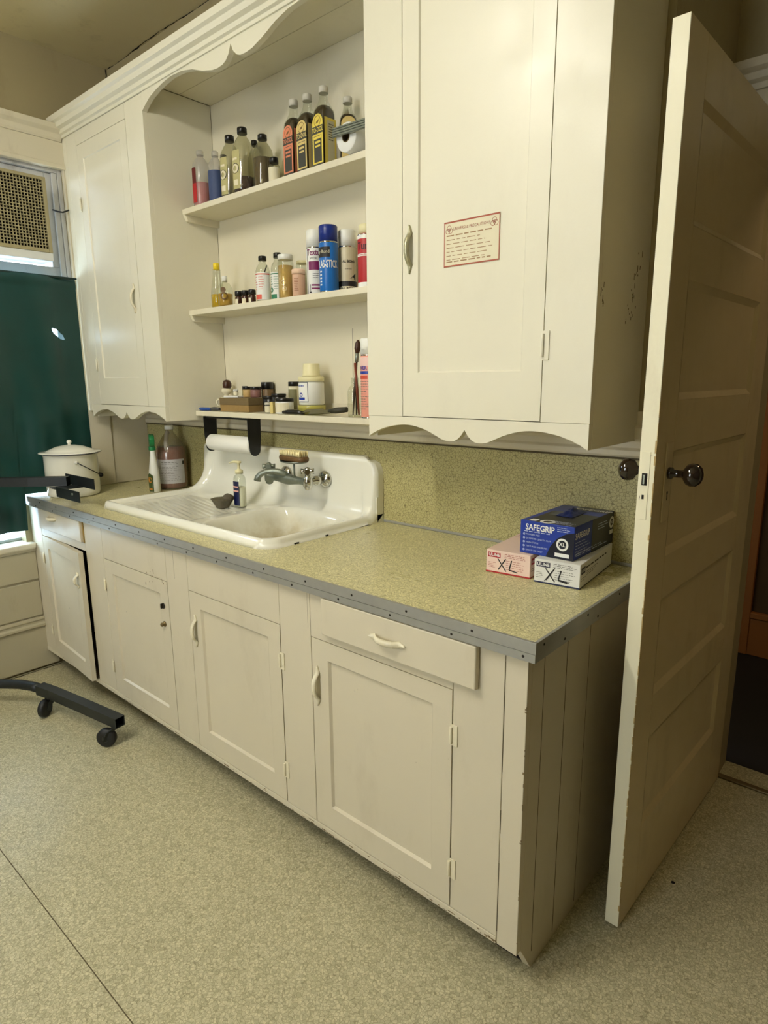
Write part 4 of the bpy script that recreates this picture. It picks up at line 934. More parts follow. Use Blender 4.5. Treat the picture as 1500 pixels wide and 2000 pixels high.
for nm, lab, loc, rz, w_, d, mt, strip, mlogo, sd in (
        ('glove_box', 'pale pink glove box marked XL standing left of the white one', (-0.326, 0.348, H+0.001), math.radians(5), 0.132, 0.235, m_pinkbox, m_red, M('red_logo_print', (176, 36, 44), 0.5), 3),
        ('glove_box', 'white glove box marked XL lying under the blue box', (-0.176, 0.348, H+0.001), math.radians(5.5), 0.124, 0.277, m_whitebox, m_navy, M('dark_logo_print', (46, 44, 66), 0.5), 5)):
    t, Ff, Fs, Ft = carton(nm, lab, loc, rz, w_, d, 0.065, mt)
    Q(t, 'bottom_stripe', strip, [(-w_/2, w_/2, -0.0325, -0.0285)], Ff)
    Q(t, 'bottom_stripe', strip, [(-d/2, d/2, -0.0325, -0.0300)], Fs)
    Q(t, 'logo_panel', mlogo, [(-w_/2+0.006, -w_/2+0.044, 0.012, 0.026)], Ff)
    b = nb(); put_text(b, 'ULINE', 0.0125, up2(Ff), True, dx=-w_/2+0.025, dy=0.019); obj('logo_lettering', b, m_white, t)
    b = nb(); greek(b, Ff, -0.010, 0.055, 0.024, 3, 0.0045, 0.0015, sd); greek(b, Ff, -w_/2+0.006, -0.035, -0.004, 4, 0.0045, 0.0013, sd+1); greek(b, Ff, -0.005, 0.05, 0.006, 5, 0.006, 0.0013, sd+2)
    greek(b, Ft, -w_/2+0.008, w_/2-0.03, 0.09 if sd == 3 else 0.12, 4, 0.012, 0.003, sd+5); obj('small_print', b, m_grey if sd == 5 else M('pink_small_print', (176, 104, 96), 0.6), t)
    b = nb()
    def stroke(p, q, wd=0.0016, F=up2(Ff, 0.0006)):
        dx_, dy_ = q[0]-p[0], q[1]-p[1]; L_ = math.hypot(dx_, dy_); nx_, ny_ = -dy_/L_*wd, dx_/L_*wd
        b.faces.new([b.verts.new(F(*v)) for v in ((p[0]-nx_, p[1]-ny_), (q[0]-nx_, q[1]-ny_), (q[0]+nx_, q[1]+ny_), (p[0]+nx_, p[1]+ny_))])
    stroke((-0.030, 0.010), (-0.004, -0.024)); stroke((-0.006, 0.012), (-0.028, -0.022)); stroke((0.012, 0.010), (0.005, -0.018)); stroke((0.005, -0.018), (0.030, -0.022))
    if sd == 5: stroke((0.006, -0.016), (0.034, -0.020)); stroke((-0.004, 0.016), (-0.033, -0.026), 0.0008)
    obj('marker_letters', b, m_ink, t)
    b = nb(); Q(t, 'side_logo', mlogo, [(-d/2+0.008, -d/2+0.040, 0.004, 0.022)], Fs)
    put_text(b, 'ULINE', 0.010, up2(Fs), True, dx=-d/2+0.024, dy=0.013); obj('side_lettering', b, m_white, t)
    b = nb(); greek(b, Fs, -d/2+0.045, d/2-0.03, 0.014, 1, 0.006, 0.004, sd+8); greek(b, Fs, -d/2+0.045, d/2-0.13, 0.004, 3, 0.005, 0.0015, sd+9); greek(b, Fs, -d/2+0.008, -d/2+0.05, -0.008, 2, 0.006, 0.0015, sd+11); obj('side_print', b, m_ink, t)
m_bb = M('blue_carton', (22, 54, 148), 0.35, var=0.05); m_bn = M('midnight_print', (10, 14, 34), 0.3)
t, Ff, Fs, Ft = carton('glove_box', 'dark blue glove box stacked on top of the white one', (-0.238, 0.378, H+0.0665), math.radians(0.5), 0.156, 0.266, 0.092, m_bb)
w_, d, h = 0.156, 0.266, 0.092
b = nb(); pts = [(w_/2, -h/2), (w_/2, 0.030), (0.055, 0.024), (0.030, 0.008), (0.012, -0.016), (0.0, -h/2)]
b.faces.new([b.verts.new(Ff(*p)) for p in pts]); obj('dark_swoosh', b, m_bn, t)
Q(t, 'side_field', m_bn, [(-0.02, d/2, -h/2, h/2)], Fs); Q(t, 'top_field', m_bn, [(-0.06, w_/2, -d/2, 0.03), (-0.02, w_/2, 0.08, d/2)], Ft)
b = nb(); put_text(b, 'SAFEGRIP', 0.0235, Ff, True, 0.86, -0.020, 0.028); put_text(b, 'SAFEGRIP', 0.023, up2(Fs), True, 0.95, -0.082, 0.018)
put_text(b, 'SAFEGRIP', 0.026, up2(Ft), True, 1.0, 0.030, 0.10)
obj('brand_lettering', b, m_white, t)
b = nb(); pf = [(-0.066, 0.008-0.011*k) for k in range(5)]
for x, y in pf: disc(b, Ff, x, y, 0.0032, 0.0016, 12)
for k, s_ in enumerate(('POWDER FREE', 'EXTENDED LENGTH CUFF', 'NON-STERILE', 'TEXTURED FINGERTIPS', 'SINGLE USE ONLY')):
    vs, fs = text_mesh(s_, 0.0062); wd = max(v[0] for v in vs); put_text(b, s_, 0.0062, Ff, dx=-0.060+wd, dy=0.008-0.011*k)
greek(b, Ff, -0.066, 0.014, 0.0155, 1, 0.004, 0.002, 21); greek(b, Ff, 0.030, 0.070, 0.038, 3, 0.005, 0.0016, 22); greek(b, up2(Fs), -0.125, -0.03, 0.000, 5, 0.008, 0.002, 23); greek(b, up2(Fs), -0.12, 0.10, -0.030, 2, 0.006, 0.002, 24); greek(b, up2(Fs), 0.02, 0.09, 0.026, 3, 0.007, 0.002, 25); greek(b, up2(Ft), 0.0, 0.07, -0.10, 4, 0.008, 0.003, 26)
obj('small_print', b, M('pale_blue_print', (190, 200, 226), 0.5), t)
b = nb(); disc(b, up2(Ff), 0.046, -0.006, 0.0170); disc(b, up2(Fs), 0.118, 0.016, 0.0175, 0.010); disc(b, up2(Ft), -0.005, -0.118, 0.021, 0.012); quad(b, up2(Ff), 0.026, 0.066, -0.040, -0.0300); quad(b, up2(Fs), 0.106, 0.130, -0.018, -0.006); quad(b, up2(Ft), -0.055, -0.035, -0.130, -0.105); obj('white_badge', b, m_white, t)
b = nb(); disc(b, up2(Ff, 0.0006), 0.046, -0.006, 0.0115, 0.0); obj('badge_centre', b, m_bn, t)
b = nb(); put_text(b, 'XL', 0.015, up2(Ff, 0.0010), True, dx=0.046, dy=-0.006); obj('badge_letters', b, m_white, t)
b = nb(); put_text(b, 'XL', 0.010, up2(Fs, 0.0006), True, dx=0.118, dy=0.016); obj('side_badge_letters', b, m_white, t)
b = nb(); pts = []
for k in range(25): a = 2*PI*k/24; pts.append((0.079+0.026*math.cos(a), 0.150+0.058*math.sin(a), 0.0925))
tube(b, pts, 0.0009, 4); obj('opening_edge', b, m_ink, t)
b = nb(); bmesh.ops.create_grid(b, x_segments=14, y_segments=14, size=0.5)
for v in b.verts:
    x, y = v.co.x, v.co.y; rr = max(abs(x), abs(y))*2; v.co = Vector((0.079+x*0.050, 0.150+y*0.100, 0.0935+0.016*(1-rr)*(1+0.7*noise.noise(Vector((x*6, y*6, 0))))))
obj('glove_tuft', b, M('dark_blue_nitrile', (20, 36, 92), 0.4), t, smooth=True)
Q(t, 'window_film', M('grey_print_panel', (78, 84, 96), 0.35), [(-0.045, 0.0, -0.03, 0.03)], up2(Ft, 0.0005))

# ------------------------------------------------------------------ shelf things
def bottle(name, label, loc, prof, glassm, capm, cap, liquid=None, lab=None, rz=0, sx=1, sy=1, pw=1.0, cat='bottle', group=None, seg=26):
    """prof: (r,h) outline; cap: (r, z0, z1); liquid: (material, level); lab: (material, z0, z1, facing degrees, half arc)"""
    t = thing(name, label, cat, (loc[0], loc[1], loc[2]+0.0008), rz, group)
    b = nb(); lathe(b, prof, seg=seg, sx=sx, sy=sy, pw=pw); obj('body', b, glassm, t)
    if liquid:
        lp = [(max(0.001, r-0.002), hh+0.002) for r, hh in prof if hh < liquid[1]-0.003]
        # radius at the level
        for (r0, h0), (r1, h1) in zip(prof, prof[1:]):
            if h0 <= liquid[1] <= h1 and h1 > h0: rl = r0+(r1-r0)*(liquid[1]-h0)/(h1-h0); lp.append((rl-0.002, liquid[1])); break
        lp.append((0.001, liquid[1])); b = nb(); lathe(b, lp, seg=seg, sx=sx, sy=sy, pw=pw); obj('liquid', b, liquid[0], t)
    if cap:
        b = nb(); r, z0, z1 = cap; lathe(b, [(r, z0), (r, z1-0.002), (r-0.002, z1), (0.001, z1)], seg=20); obj('cap', b, capm, t)
    return t
def wrap(t, name, mat, R, z0, z1, face, half, sx=1, sy=1, lift=0.0008, pw=1.0, n=16):
    b = nb(); a0 = math.radians(face); hs = math.radians(half); V = []
    for k in range(n+1):
        a = a0-hs+2*hs*k/n; c, s = math.cos(a), math.sin(a)
        if pw != 1.0: q = (abs(c)**(2/pw)+abs(s)**(2/pw))**(-pw/2); c, s = c*q, s*q
        V.append((b.verts.new(((R+lift)*c*sx, (R+lift)*s*sy, z0)), b.verts.new(((R+lift)*c*sx, (R+lift)*s*sy, z1))))
    for p, q in zip(V, V[1:]): b.faces.new((p[0], q[0], q[1], p[1]))
    return obj(name, b, mat, t)
Z1s, Z2s, Z3s = 2.155, 1.742, 1.305
# --- top shelf
m_pinkliq = M('pink_liquid', (206, 74, 66), 0.25); m_amberliq = M('dark_red_liquid', (60, 16, 10), 0.15); m_oliveliq = M('olive_brown_liquid', (92, 72, 34), 0.2)
t = bottle('plastic_bottle', 'cloudy plastic bottle of pink liquid, leftmost on the top shelf', (-1.882, 0.535, Z1s), [(0.033, 0), (0.036, 0.004), (0.036, 0.150), (0.032, 0.170), (0.020, 0.190), (0.013, 0.196), (0.013, 0.205)], m_plastic, m_plastic, (0.015, 0.203, 0.222), (m_pinkliq, 0.095))
wrap(t, 'label', M('maroon_label', (96, 24, 22), 0.6), 0.036, 0.045, 0.150, -100, 30); wrap(t, 'label_band', m_red, 0.036, 0.015, 0.090, -100, 30, lift=0.0014)
t = bottle('plastic_bottle', 'cloudy plastic bottle with a blue label, second from the left on the top shelf', (-1.791, 0.545, Z1s), [(0.028, 0), (0.031, 0.004), (0.031, 0.140), (0.026, 0.158), (0.013, 0.176), (0.012, 0.185)], m_plastic, m_plastic, (0.014, 0.183, 0.202))
wrap(t, 'label', M('slate_blue_label', (54, 70, 110), 0.6), 0.031, 0.010, 0.125, -70, 75)
pint = [(0.031, 0), (0.036, 0.004), (0.0365, 0.02), (0.0365, 0.150), (0.033, 0.172), (0.022, 0.196), (0.015, 0.206), (0.0145, 0.222)]
m_lab = M('olive_cream_label', (180, 172, 118), 0.7); m_labd = M('dark_label_oval', (40, 40, 24), 0.6)
def glassb(x, y, label, s, liq, tall=1.0, lab=True):
    pr = [(r*s, hh*tall) for r, hh in pint]
    t = bottle('glass_bottle', label, (x, y, Z1s), pr, m_glassg, m_blackcap, (0.0165*s, 0.216*tall, 0.238*tall), liq, rz=0, group=None)
    if lab:
        wrap(t, 'label', m_lab, 0.0365*s, 0.012, 0.150*tall, -96, 38)
        b = nb(); f = cyl(0.0365*s, 0.085*tall, math.radians(-88), 0.0014); disc(b, f, 0, 0, 0.019, 0.0, 20); o2 = obj('label_emblem', b, m_labd, t)
        b = nb(); f = cyl(0.0365*s, 0.085*tall, math.radians(-88), 0.0020); disc(b, f, 0, 0, 0.016, 0.009, 20); quad(b, f, -0.012, 0.012, -0.060, -0.040, 4); quad(b, f, -0.012, 0.012, 0.030, 0.038, 4); obj('label_ring', b, m_paper, t)
    return t
glassb(-1.818, 0.606, 'shorter glass bottle with a cream label right of the blue-labelled bottle', 0.80, None, 0.88)
glassb(-1.687, 0.545, 'black-capped glass bottle with an oval label, left one of the close pair', 1.12, None, 0.99)
glassb(-1.588, 0.533, 'tallest black-capped glass bottle with dark red liquid at its bottom', 1.15, (m_amberliq, 0.058), 1.0)
glassb(-1.632, 0.625, 'glass bottle almost hidden behind the tallest black-capped one', 0.8, None, 0.95, False)
glassb(-1.500, 0.560, 'black-capped glass bottle of brown liquid at the right of the clear bottles', 1.08, (m_oliveliq, 0.115), 0.84, False)
t = bottle('small_jar', 'small black-capped jar with a cream label in the middle of the top shelf', (-1.401, 0.530, Z1s), [(0.018, 0), (0.021, 0.003), (0.021, 0.062), (0.016, 0.070), (0.013, 0.073)], m_glass, m_blackcap, (0.0165, 0.072, 0.092), None, cat='jar')
wrap(t, 'label', m_paper, 0.021, 0.006, 0.056, -55, 80)
t = bottle('square_bottle', 'squat square glass bottle with a cream label beside the tonic bottles', (-1.372, 0.590, Z1s), [(0.024, 0), (0.027, 0.003), (0.027, 0.088), (0.022, 0.100), (0.010, 0.108), (0.010, 0.114)], m_glass, m_blackcap, (0.013, 0.112, 0.142), None, pw=0.45, seg=36)
wrap(t, 'label', m_paper, 0.027, 0.006, 0.080, -60, 40, pw=0.45)
# four tonic bottles: oblong glass, white caps, arched labels
m_toncap = M('grey_white_cap', (196, 192, 178), 0.5); m_dkliq = M('dark_brown_liquid', (58, 44, 28), 0.2)
def tonic(x, y, label, labm, lit=True, rz=0.0, h=1.0):
    hw, hd = 0.030, 0.030
    t = thing('tonic_bottle', label, 'bottle', (x, y, Z1s+0.0008), rz)
    pr = [(0.94, 0), (1.0, 0.004), (1.0, 0.165*h), (0.93, 0.178*h), (0.62, 0.200*h), (0.43, 0.212*h), (0.40, 0.222*h), (0.40, 0.236*h)]
    def body(prr, inset, nm, mt):
        b = nb(); rings = []
        for q, hh in prr:
            ring = []
            for k in range(36):
                a = 2*PI*k/36; c, s = math.cos(a), math.sin(a); p_ = 0.35 if q > 0.85 else (0.7 if q > 0.5 else 1.0)
                e = (abs(c)**(2/p_)+abs(s)**(2/p_))**(-p_/2)
                rx = hw*q if q > 0.5 else 0.0145*q/0.40; ry = hd*q if q > 0.5 else 0.0145*q/0.40
                ring.append(b.verts.new(((rx-inset)*c*e, (ry-inset)*s*e, hh)))
            rings.append(ring)
        for A, B in zip(rings, rings[1:]):
            for k in range(36): f = b.faces.new((A[k], A[(k+1) % 36], B[(k+1) % 36], B[k])); f.smooth = True
        b.faces.new(rings[0][::-1]); b.faces.new(rings[-1]); return obj(nm, b, mt, t)
    body(pr, 0, 'body', m_glass); body([(0.94, 0.002), (1.0, 0.006), (1.0, 0.165*h), (0.93, 0.178*h), (0.74, 0.190*h)], 0.002, 'liquid', m_dkliq)
    b = nb(); lathe(b, [(0.0165, 0.232*h), (0.0165, 0.250*h), (0.015, 0.253*h), (0.001, 0.253*h)], seg=20); obj('cap', b, m_toncap, t)
    F = flat((0, -hd, 0.085), (1, 0, 0), (0, 0, 1), 0.0012)
    b = nb(); pts = [(-0.027, -0.080), (0.027, -0.080), (0.027, 0.052)]
    for k in range(1, 12): a = PI*k/12; pts.append((0.027*math.cos(a), 0.052+0.028*math.sin(a)))
    pts.append((-0.027, 0.052)); b.faces.new([b.verts.new(F(*p)) for p in pts]); obj('label', b, labm, t)
    Fs = flat((hw, 0, 0.085), (0, 1, 0), (0, 0, 1), 0.0012); b = nb(); quad(b, Fs, -0.026, 0.026, -0.080, 0.066); obj('side_label', b, labm, t)
    b = nb(); quad(b, up2(Fs), -0.014, 0.018, -0.078, 0.058); obj('side_label_panel', b, M('pale_label_panel', (196, 190, 158), 0.7), t)
    b = nb(); greek(b, up2(Fs, 0.0006), -0.008, 0.014, 0.045, 7, 0.008, 0.003, 31); obj('side_label_print', b, m_ink, t)
    if lit:
        b = nb(); quad(b, up2(F), -0.027, 0.027, 0.018, 0.042); quad(b, up2(F), -0.020, 0.020, -0.070, 0.012); quad(b, up2(F), -0.027, 0.027, -0.080, -0.075); obj('label_field', b, M('charcoal_label_field', (62, 62, 54), 0.6), t)
        b = nb(); put_text(b, 'TO-DOL', 0.0205, up2(F, 0.0006), True, 0.72, 0, 0.030); quad(b, up2(F, 0.0006), -0.019, 0.019, 0.002, 0.010); quad(b, up2(F, 0.0006), -0.014, 0.014, -0.011, -0.004); quad(b, up2(F, 0.0006), -0.013, 0.013, -0.023, -0.017); obj('label_lettering', b, labm, t)
        b = nb(); disc(b, up2(F), 0, 0.057, 0.017, 0.015, 24); bmesh_pts = [(-0.008, 0.050), (0.004, 0.052), (0.011, 0.064), (0.004, 0.060), (-0.004, 0.057)]; b.faces.new([b.verts.new(up2(F)(*p)) for p in bmesh_pts]); obj('label_picture', b, M('brown_label_ink', (110, 84, 40), 0.6), t)
    return t
tonic(-1.282, 0.530, 'oblong tonic bottle with a salmon label, leftmost of the white-capped ones', m_tonpk, rz=math.radians(-3))
tonic(-1.212, 0.532, 'oblong tonic bottle with a tan label between the salmon and the yellow one', m_toncre, rz=math.radians(-3))
tonic(-1.130, 0.532, 'oblong tonic bottle with a bright yellow label', m_tonyel, rz=math.radians(-3), h=1.01)
tonic(-1.088, 0.606, 'white-capped oblong bottle with a torn label behind the hanging roll', m_toncre, False, math.radians(50), 0.92)
# roll with its cutter bar
ro = thing('plastic_wrap_roll', 'white paper-cored roll with a ribbed metal bar at the right end of the top shelf', 'roll', (-0.962, 0.540, Z1s+0.046))
b = nb(); lathe(b, [(0.016, -0.075), (0.042, -0.075), (0.0445, -0.072), (0.0445, 0.072), (0.042, 0.075), (0.016, 0.075), (0.016, -0.075)], 0, 0, 36, 'y', caps=False); obj('roll_body', b, m_white, ro)
b = nb(); lathe(b, [(0.014, -0.077), (0.0158, -0.077), (0.0158, 0.07), (0.014, 0.07), (0.014, -0.077)], 0, 0, 24, 'y', caps=False); obj('core', b, m_card2, ro)
b = nb(); bx(b, -0.045, 0.170, -0.092, -0.086, 0.002, 0.030)
for k in range(4): bx(b, -0.045, 0.170, -0.095, -0.092, 0.003+k*0.007, 0.0065+k*0.007)
xform(b, Matrix.Rotation(0.03, 4, 'Y')); obj('ribbed_bar', b, m_dull, ro, 0.0006)
# --- middle shelf
t = bottle('oil_bottle', 'yellow-capped tapered bottle of yellow oil, leftmost on the middle shelf', (-1.805, 0.530, Z2s), [(0.026, 0), (0.029, 0.004), (0.029, 0.05), (0.024, 0.095), (0.017, 0.130), (0.016, 0.152), (0.017, 0.156)], m_glass, m_yellow, (0.0135, 0.155, 0.182), (M('yellow_oil', (196, 160, 30), 0.2), 0.055))
t = bottle('perfume_bottle', 'small round-shouldered glass bottle with amber liquid and white cap', (-1.735, 0.518, Z2s), [(0.026, 0), (0.030, 0.004), (0.032, 0.05), (0.030, 0.075), (0.020, 0.092), (0.009, 0.097), (0.009, 0.102)], m_glass, m_whitecap, (0.0115, 0.100, 0.122), (M('amber_oil', (190, 150, 60), 0.2), 0.05))
b = nb(); f = cyl(0.032, 0.052, math.radians(-50), 0.0015); disc(b, f, 0, 0.012, 0.011); disc(b, f, 0.002, -0.012, 0.015, 0.010); obj('emblem', b, M('brown_emblem', (104, 74, 30), 0.5), t)
sj = bottle('essence_vial', 'tiny dark brown vial with a black cap in a row of three', (-1.660, 0.530, Z2s), [(0.013, 0), (0.0145, 0.002), (0.0145, 0.030), (0.011, 0.036), (0.010, 0.038)], m_brown, m_blackcap, (0.0155, 0.037, 0.056), None, cat='vial', group='three brown vials on the middle shelf')
wrap(sj, 'label', m_paper, 0.0145, 0.004, 0.024, -90, 40)
def dup(root, loc, rotz, label=None):
    r = root.copy(); COL.objects.link(r); r.location = loc; r.rotation_euler = (0, 0, rotz)
    if label: r['label'] = label
    for ch in list(root.children):
        c = ch.copy(); COL.objects.link(c); c.parent = r
        for g2 in ch.children: d2 = g2.copy(); COL.objects.link(d2); d2.parent = c
    return r
sj['label'] = 'tiny brown vial with a black cap, leftmost of the row of three'
dup(sj, (-1.622, 0.535, Z2s+0.0008), 0.3, 'tiny brown vial with a black cap, middle of the row of three')
dup(sj, (-1.583, 0.540, Z2s+0.0008), -0.2, 'tiny brown vial with a black cap beside the red-labelled bottle')
gl = [(0.025, 0), (0.028, 0.004), (0.028, 0.115), (0.024, 0.130), (0.014, 0.144), (0.0125, 0.150), (0.0125, 0.156)]
def gb(x, y, label, c, cm, s=1.0):
    t = bottle('labelled_bottle', label, (x, y, Z2s), [(r, hh*s) for r, hh in gl], m_glass, m_blackcap, (0.016, 0.154*s, 0.172*s), (M('clear_liquid', (196, 190, 160), 0.2), 0.075))
    wrap(t, 'label', m_white, 0.028, 0.006, 0.108, -75, 95); wrap(t, 'label_band', cm, 0.028, 0.008, 0.026, -100, 45, lift=0.0014); wrap(t, 'label_stripe', cm, 0.028, 0.100, 0.104, -75, 95, lift=0.0014)
    f = cyl(0.028, 0.06, math.radians(-90), 0.0016); b = nb(); greek(b, f, -0.026, 0.002, 0.030, 6, 0.009, 0.002, 41); greek(b, f, 0.006, 0.028, 0.030, 6, 0.009, 0.002, 42); obj('small_print', b, cm, t)
    return t
gb(-1.495, 0.530, 'black-capped bottle with a red and white label on the middle shelf', 0, M('coral_print', (210, 90, 74), 0.6))
t = gb(-1.446, 0.566, 'black-capped bottle with a green and white label left of the gold jar', 0, M('green_print', (46, 120, 84), 0.6), 1.06)
f = cyl(0.028, 0.036, math.radians(-105), 0.0018); b = nb(); disc(b, f, 0, 0.006, 0.010, 0.005); obj('label_ring', b, M('green_print', (46, 120, 84), 0.6), t)
b = nb(); tube(b, [(-1.585, 0.575, Z2s+0.001), (-1.585, 0.590, Z2s+0.09), (-1.580, 0.620, Z2s+0.160)], 0.003, 8, rs=[0.003, 0.004, 0.0022]); tag(obj('thin_paint_brush', b, m_ink), 'thin dark brush handle leaning behind the red-labelled bottle', 'brush')
t = bottle('gold_jar', 'jar filled with gold powder under a white cap', (-1.352, 0.525, Z2s), [(0.028, 0), (0.030, 0.003), (0.030, 0.128), (0.026, 0.138), (0.0235, 0.140)], m_glass, m_whitecap, (0.0285, 0.139, 0.158), (m_gold, 0.118), cat='jar')
b = nb(); f = cyl(0.030, 0.045, math.radians(-62), 0.001); disc(b, f, 0, 0.010, 0.010, 0.007, 14); disc(b, f, 0.004, -0.012, 0.009, 0.006, 14); obj('engraving', b, M('pale_gold_print', (222, 200, 150), 0.4), t)
t = bottle('clear_jar', 'clear peach-tinted jar half hidden behind the gold jar', (-1.345, 0.605, Z2s), [(0.024, 0), (0.026, 0.003), (0.026, 0.125), (0.022, 0.135)], m_glass, m_creamcap, (0.024, 0.134, 0.145), None, cat='jar')
t = bottle('pink_jar', 'small pale pink jar with a peach cap before the tall cans', (-1.280, 0.525, Z2s), [(0.022, 0), (0.024, 0.003), (0.024, 0.076), (0.022, 0.080)], M('pale_pink_glaze', (206, 168, 140), 0.4), M('peach_cap', (232, 198, 168), 0.4), (0.0255, 0.080, 0.098), None, cat='jar')
b = nb(); f = cyl(0.024, 0.04, math.radians(-65), 0.001); greek(b, f, -0.008, 0.010, 0.022, 8, 0.006, 0.003, 51); obj('print', b, M('rose_brown_ink', (150, 100, 70), 0.6), t)
def can(x, y, zb, label, h, R, bodym, capm, capr, caph, name='spray_can', rz=0):
    t = thing(name, label, 'can', (x, y, zb+0.0008), rz)
    b = nb(); lathe(b, [(R-0.002, 0), (R, 0.003), (R, h-caph-0.006), (R-0.003, h-caph-0.001), (R-0.006, h-caph)], seg=32); obj('body', b, bodym, t)
    b = nb(); lathe(b, [(R+0.0005, 0.0), (R+0.0012, 0.0015), (R+0.0005, 0.003)], seg=32, caps=False); lathe(b, [(R+0.0004, h-caph-0.007), (R+0.0012, h-caph-0.005), (R+0.0002, h-caph-0.003)], seg=32, caps=False); obj('rim', b, m_chrome, t)
    b = nb(); lathe(b, [(capr, h-caph-0.002), (capr, h-0.003), (capr-0.003, h), (0.001, h)], seg=32); obj('cap', b, capm, t)
    return t
t = can(-1.226, 0.562, Z2s, 'tall white spray can with maroon lettering left of the blue can', 0.231, 0.033, m_white, m_whitecap, 0.0315, 0.058)
f = cyl(0.033, 0, math.radians(-62), 0.0008); b = nb(); put_text(b, 'Texture', 0.030, f, True, 0.72, 0.012, 0.150); quad(b, f, -0.016, 0.030, 0.090, 0.120, 8); quad(b, f, -0.006, 0.030, 0.034, 0.040, 6); quad(b, f, -0.006, 0.030, 0.022, 0.028, 6); obj('lettering', b, m_magenta, t)
b = nb(); put_text(b, 'WITH', 0.011, f, False, 1, 0.004, 0.130); quad(b, f, -0.024, -0.022, 0.0, 0.165, 1); greek(b, f, 0.0, 0.028, 0.076, 3, 0.007, 0.002, 61); quad(b, f, -0.011, -0.009, 0.014, 0.040, 1); quad(b, f, -0.015, -0.006, 0.010, 0.014, 1); obj('dark_print', b, m_ink, t)
m_canblue = M('bright_blue_can', (18, 104, 186), 0.35, var=0.06); m_capblue = M('royal_blue_cap', (10, 40, 128), 0.35)
t = can(-1.116, 0.524, Z2s, 'blue adhesive spray can with a dark blue cap on the middle shelf', 0.224, 0.034, m_canblue, m_capblue, 0.033, 0.052)
f = cyl(0.034, 0, math.radians(-50), 0.0008); b = nb(); put_text(b, 'PLAS-STICK', 0.035, f, True, 0.46, -0.004, 0.092)
for k in range(5): quad(b, f, -0.034, -0.024, 0.066-0.011*k, 0.071-0.011*k, 3)
obj('lettering', b, m_white, t)
b = nb(); quad(b, f, -0.050, 0.008, 0.116, 0.150, 12); obj('black_patch', b, m_ink, t)
b = nb(); put_text(b, 'y Bond', 0.015, cyl(0.034, 0, math.radians(-50), 0.0013), False, 1, -0.014, 0.134); obj('script_lettering', b, m_paper, t)
t = can(-1.088, 0.589, Z2s, 'beige and black bonding spray can right of the blue can', 0.214, 0.032, M('beige_can', (200, 190, 160), 0.4), m_whitecap, 0.031, 0.052)
f = cyl(0.032, 0, math.radians(-50), 0.0008); wrap(t, 'black_base', m_ink, 0.032, 0.001, 0.040, -50, 90); b = nb(); b.faces.new([b.verts.new(f(*p)) for p in ((-0.024, 0.040), (0.036, 0.040), (0.036, 0.068), (0.026, 0.060), (0.014, 0.050), (-0.005, 0.044))]); obj('black_swoosh', b, m_ink, t)
b = nb(); put_text(b, 'AL BOND', 0.0125, f, True, 0.9, 0.010, 0.106); greek(b, f, -0.006, 0.022, 0.080, 1, 0.004, 0.0018, 71); obj('lettering', b, m_ink, t)
f3 = cyl(0.032, 0, math.radians(-50), 0.0014); b = nb(); quad(b, f3, -0.030, 0.034, 0.006, 0.022, 10); obj('white_band', b, m_paper, t); b = nb(); put_text(b, 'AL BOND', 0.0150, cyl(0.032, 0, math.radians(-50), 0.0019), True, 0.85, 0.008, 0.0135); obj('band_lettering', b, m_ink, t)
t = can(-0.958, 0.555, Z2s, 'red spray can with a cream cap, rightmost on the middle shelf', 0.208, 0.033, m_red, m_creamcap, 0.029, 0.030)
f = cyl(0.033, 0, math.radians(-70), 0.0008); wrap(t, 'white_top_band', m_whitecap, 0.033, 0.160, 0.172, -70, 120); wrap(t, 'white_middle_band', m_whitecap, 0.033, 0.104, 0.112, -70, 120); wrap(t, 'white_base_band', m_whitecap, 0.033, 0.002, 0.020, -70, 120)
b = nb(); put_text(b, 'Turf', 0.034, cyl(0.033, 0, math.radians(-75), 0.001), True, 0.8, 0, 0.136); obj('dark_lettering', b, M('dark_maroon_ink', (70, 10, 16), 0.5), t)
b = nb(); put_text(b, 'MOLDING FOAM', 0.006, cyl(0.033, 0, math.radians(-75), 0.0014), True, 0.9, 0, 0.108); obj('band_lettering', b, m_red, t)
# --- bottom shelf
bl = thing('blue_spatula', 'blue-tipped spatula with a dark handle at the left end of the bottom shelf', 'spatula', (-1.925, 0.500, Z3s+0.001))
b = nb(); lathe(b, [(0.001, 0.0), (0.022, 0.001), (0.026, 0.008), (0.022, 0.013), (0.001, 0.014)], 0.0, 0.014, 20, sx=1.9, sy=0.75); obj('blade', b, M('blue_rubber', (22, 70, 150), 0.4), bl)
b = nb(); tube(b, [(0.03, 0.014, 0.008), (0.07, 0.010, 0.009), (0.115, 0.008, 0.009)], 0.006, 10, rs=[0.006, 0.009, 0.007]); obj('handle', b, M('grey_handle', (66, 66, 66), 0.5), bl)
cp = thing('cream_cup', 'small cream china cup with a curled handle left of the cardboard box', 'cup', (-1.898, 0.606, Z3s+0.001))
b = nb(); lathe(b, [(0.001, 0.0), (0.024, 0.0), (0.026, 0.004), (0.038, 0.020), (0.042, 0.040), (0.040, 0.060), (0.037, 0.068), (0.035, 0.066), (0.038, 0.040), (0.022, 0.010), (0.001, 0.008)], seg=32); xform(b, Matrix.Diagonal((0.8, 0.8, 0.82, 1))); obj('cup_body', b, M('cream_china', (220, 212, 184), 0.2), cp)
b = nb(); pts = [(-0.040, -0.012, 0.052), (-0.056, -0.018, 0.058), (-0.066, -0.022, 0.044), (-0.058, -0.020, 0.026), (-0.040, -0.012, 0.018)]; tube(b, pts, 0.0045, 10); xform(b, Matrix.Diagonal((0.8, 0.8, 0.82, 1))); obj('cup_handle', b, M('cream_china', (220, 212, 184), 0.2), cp)
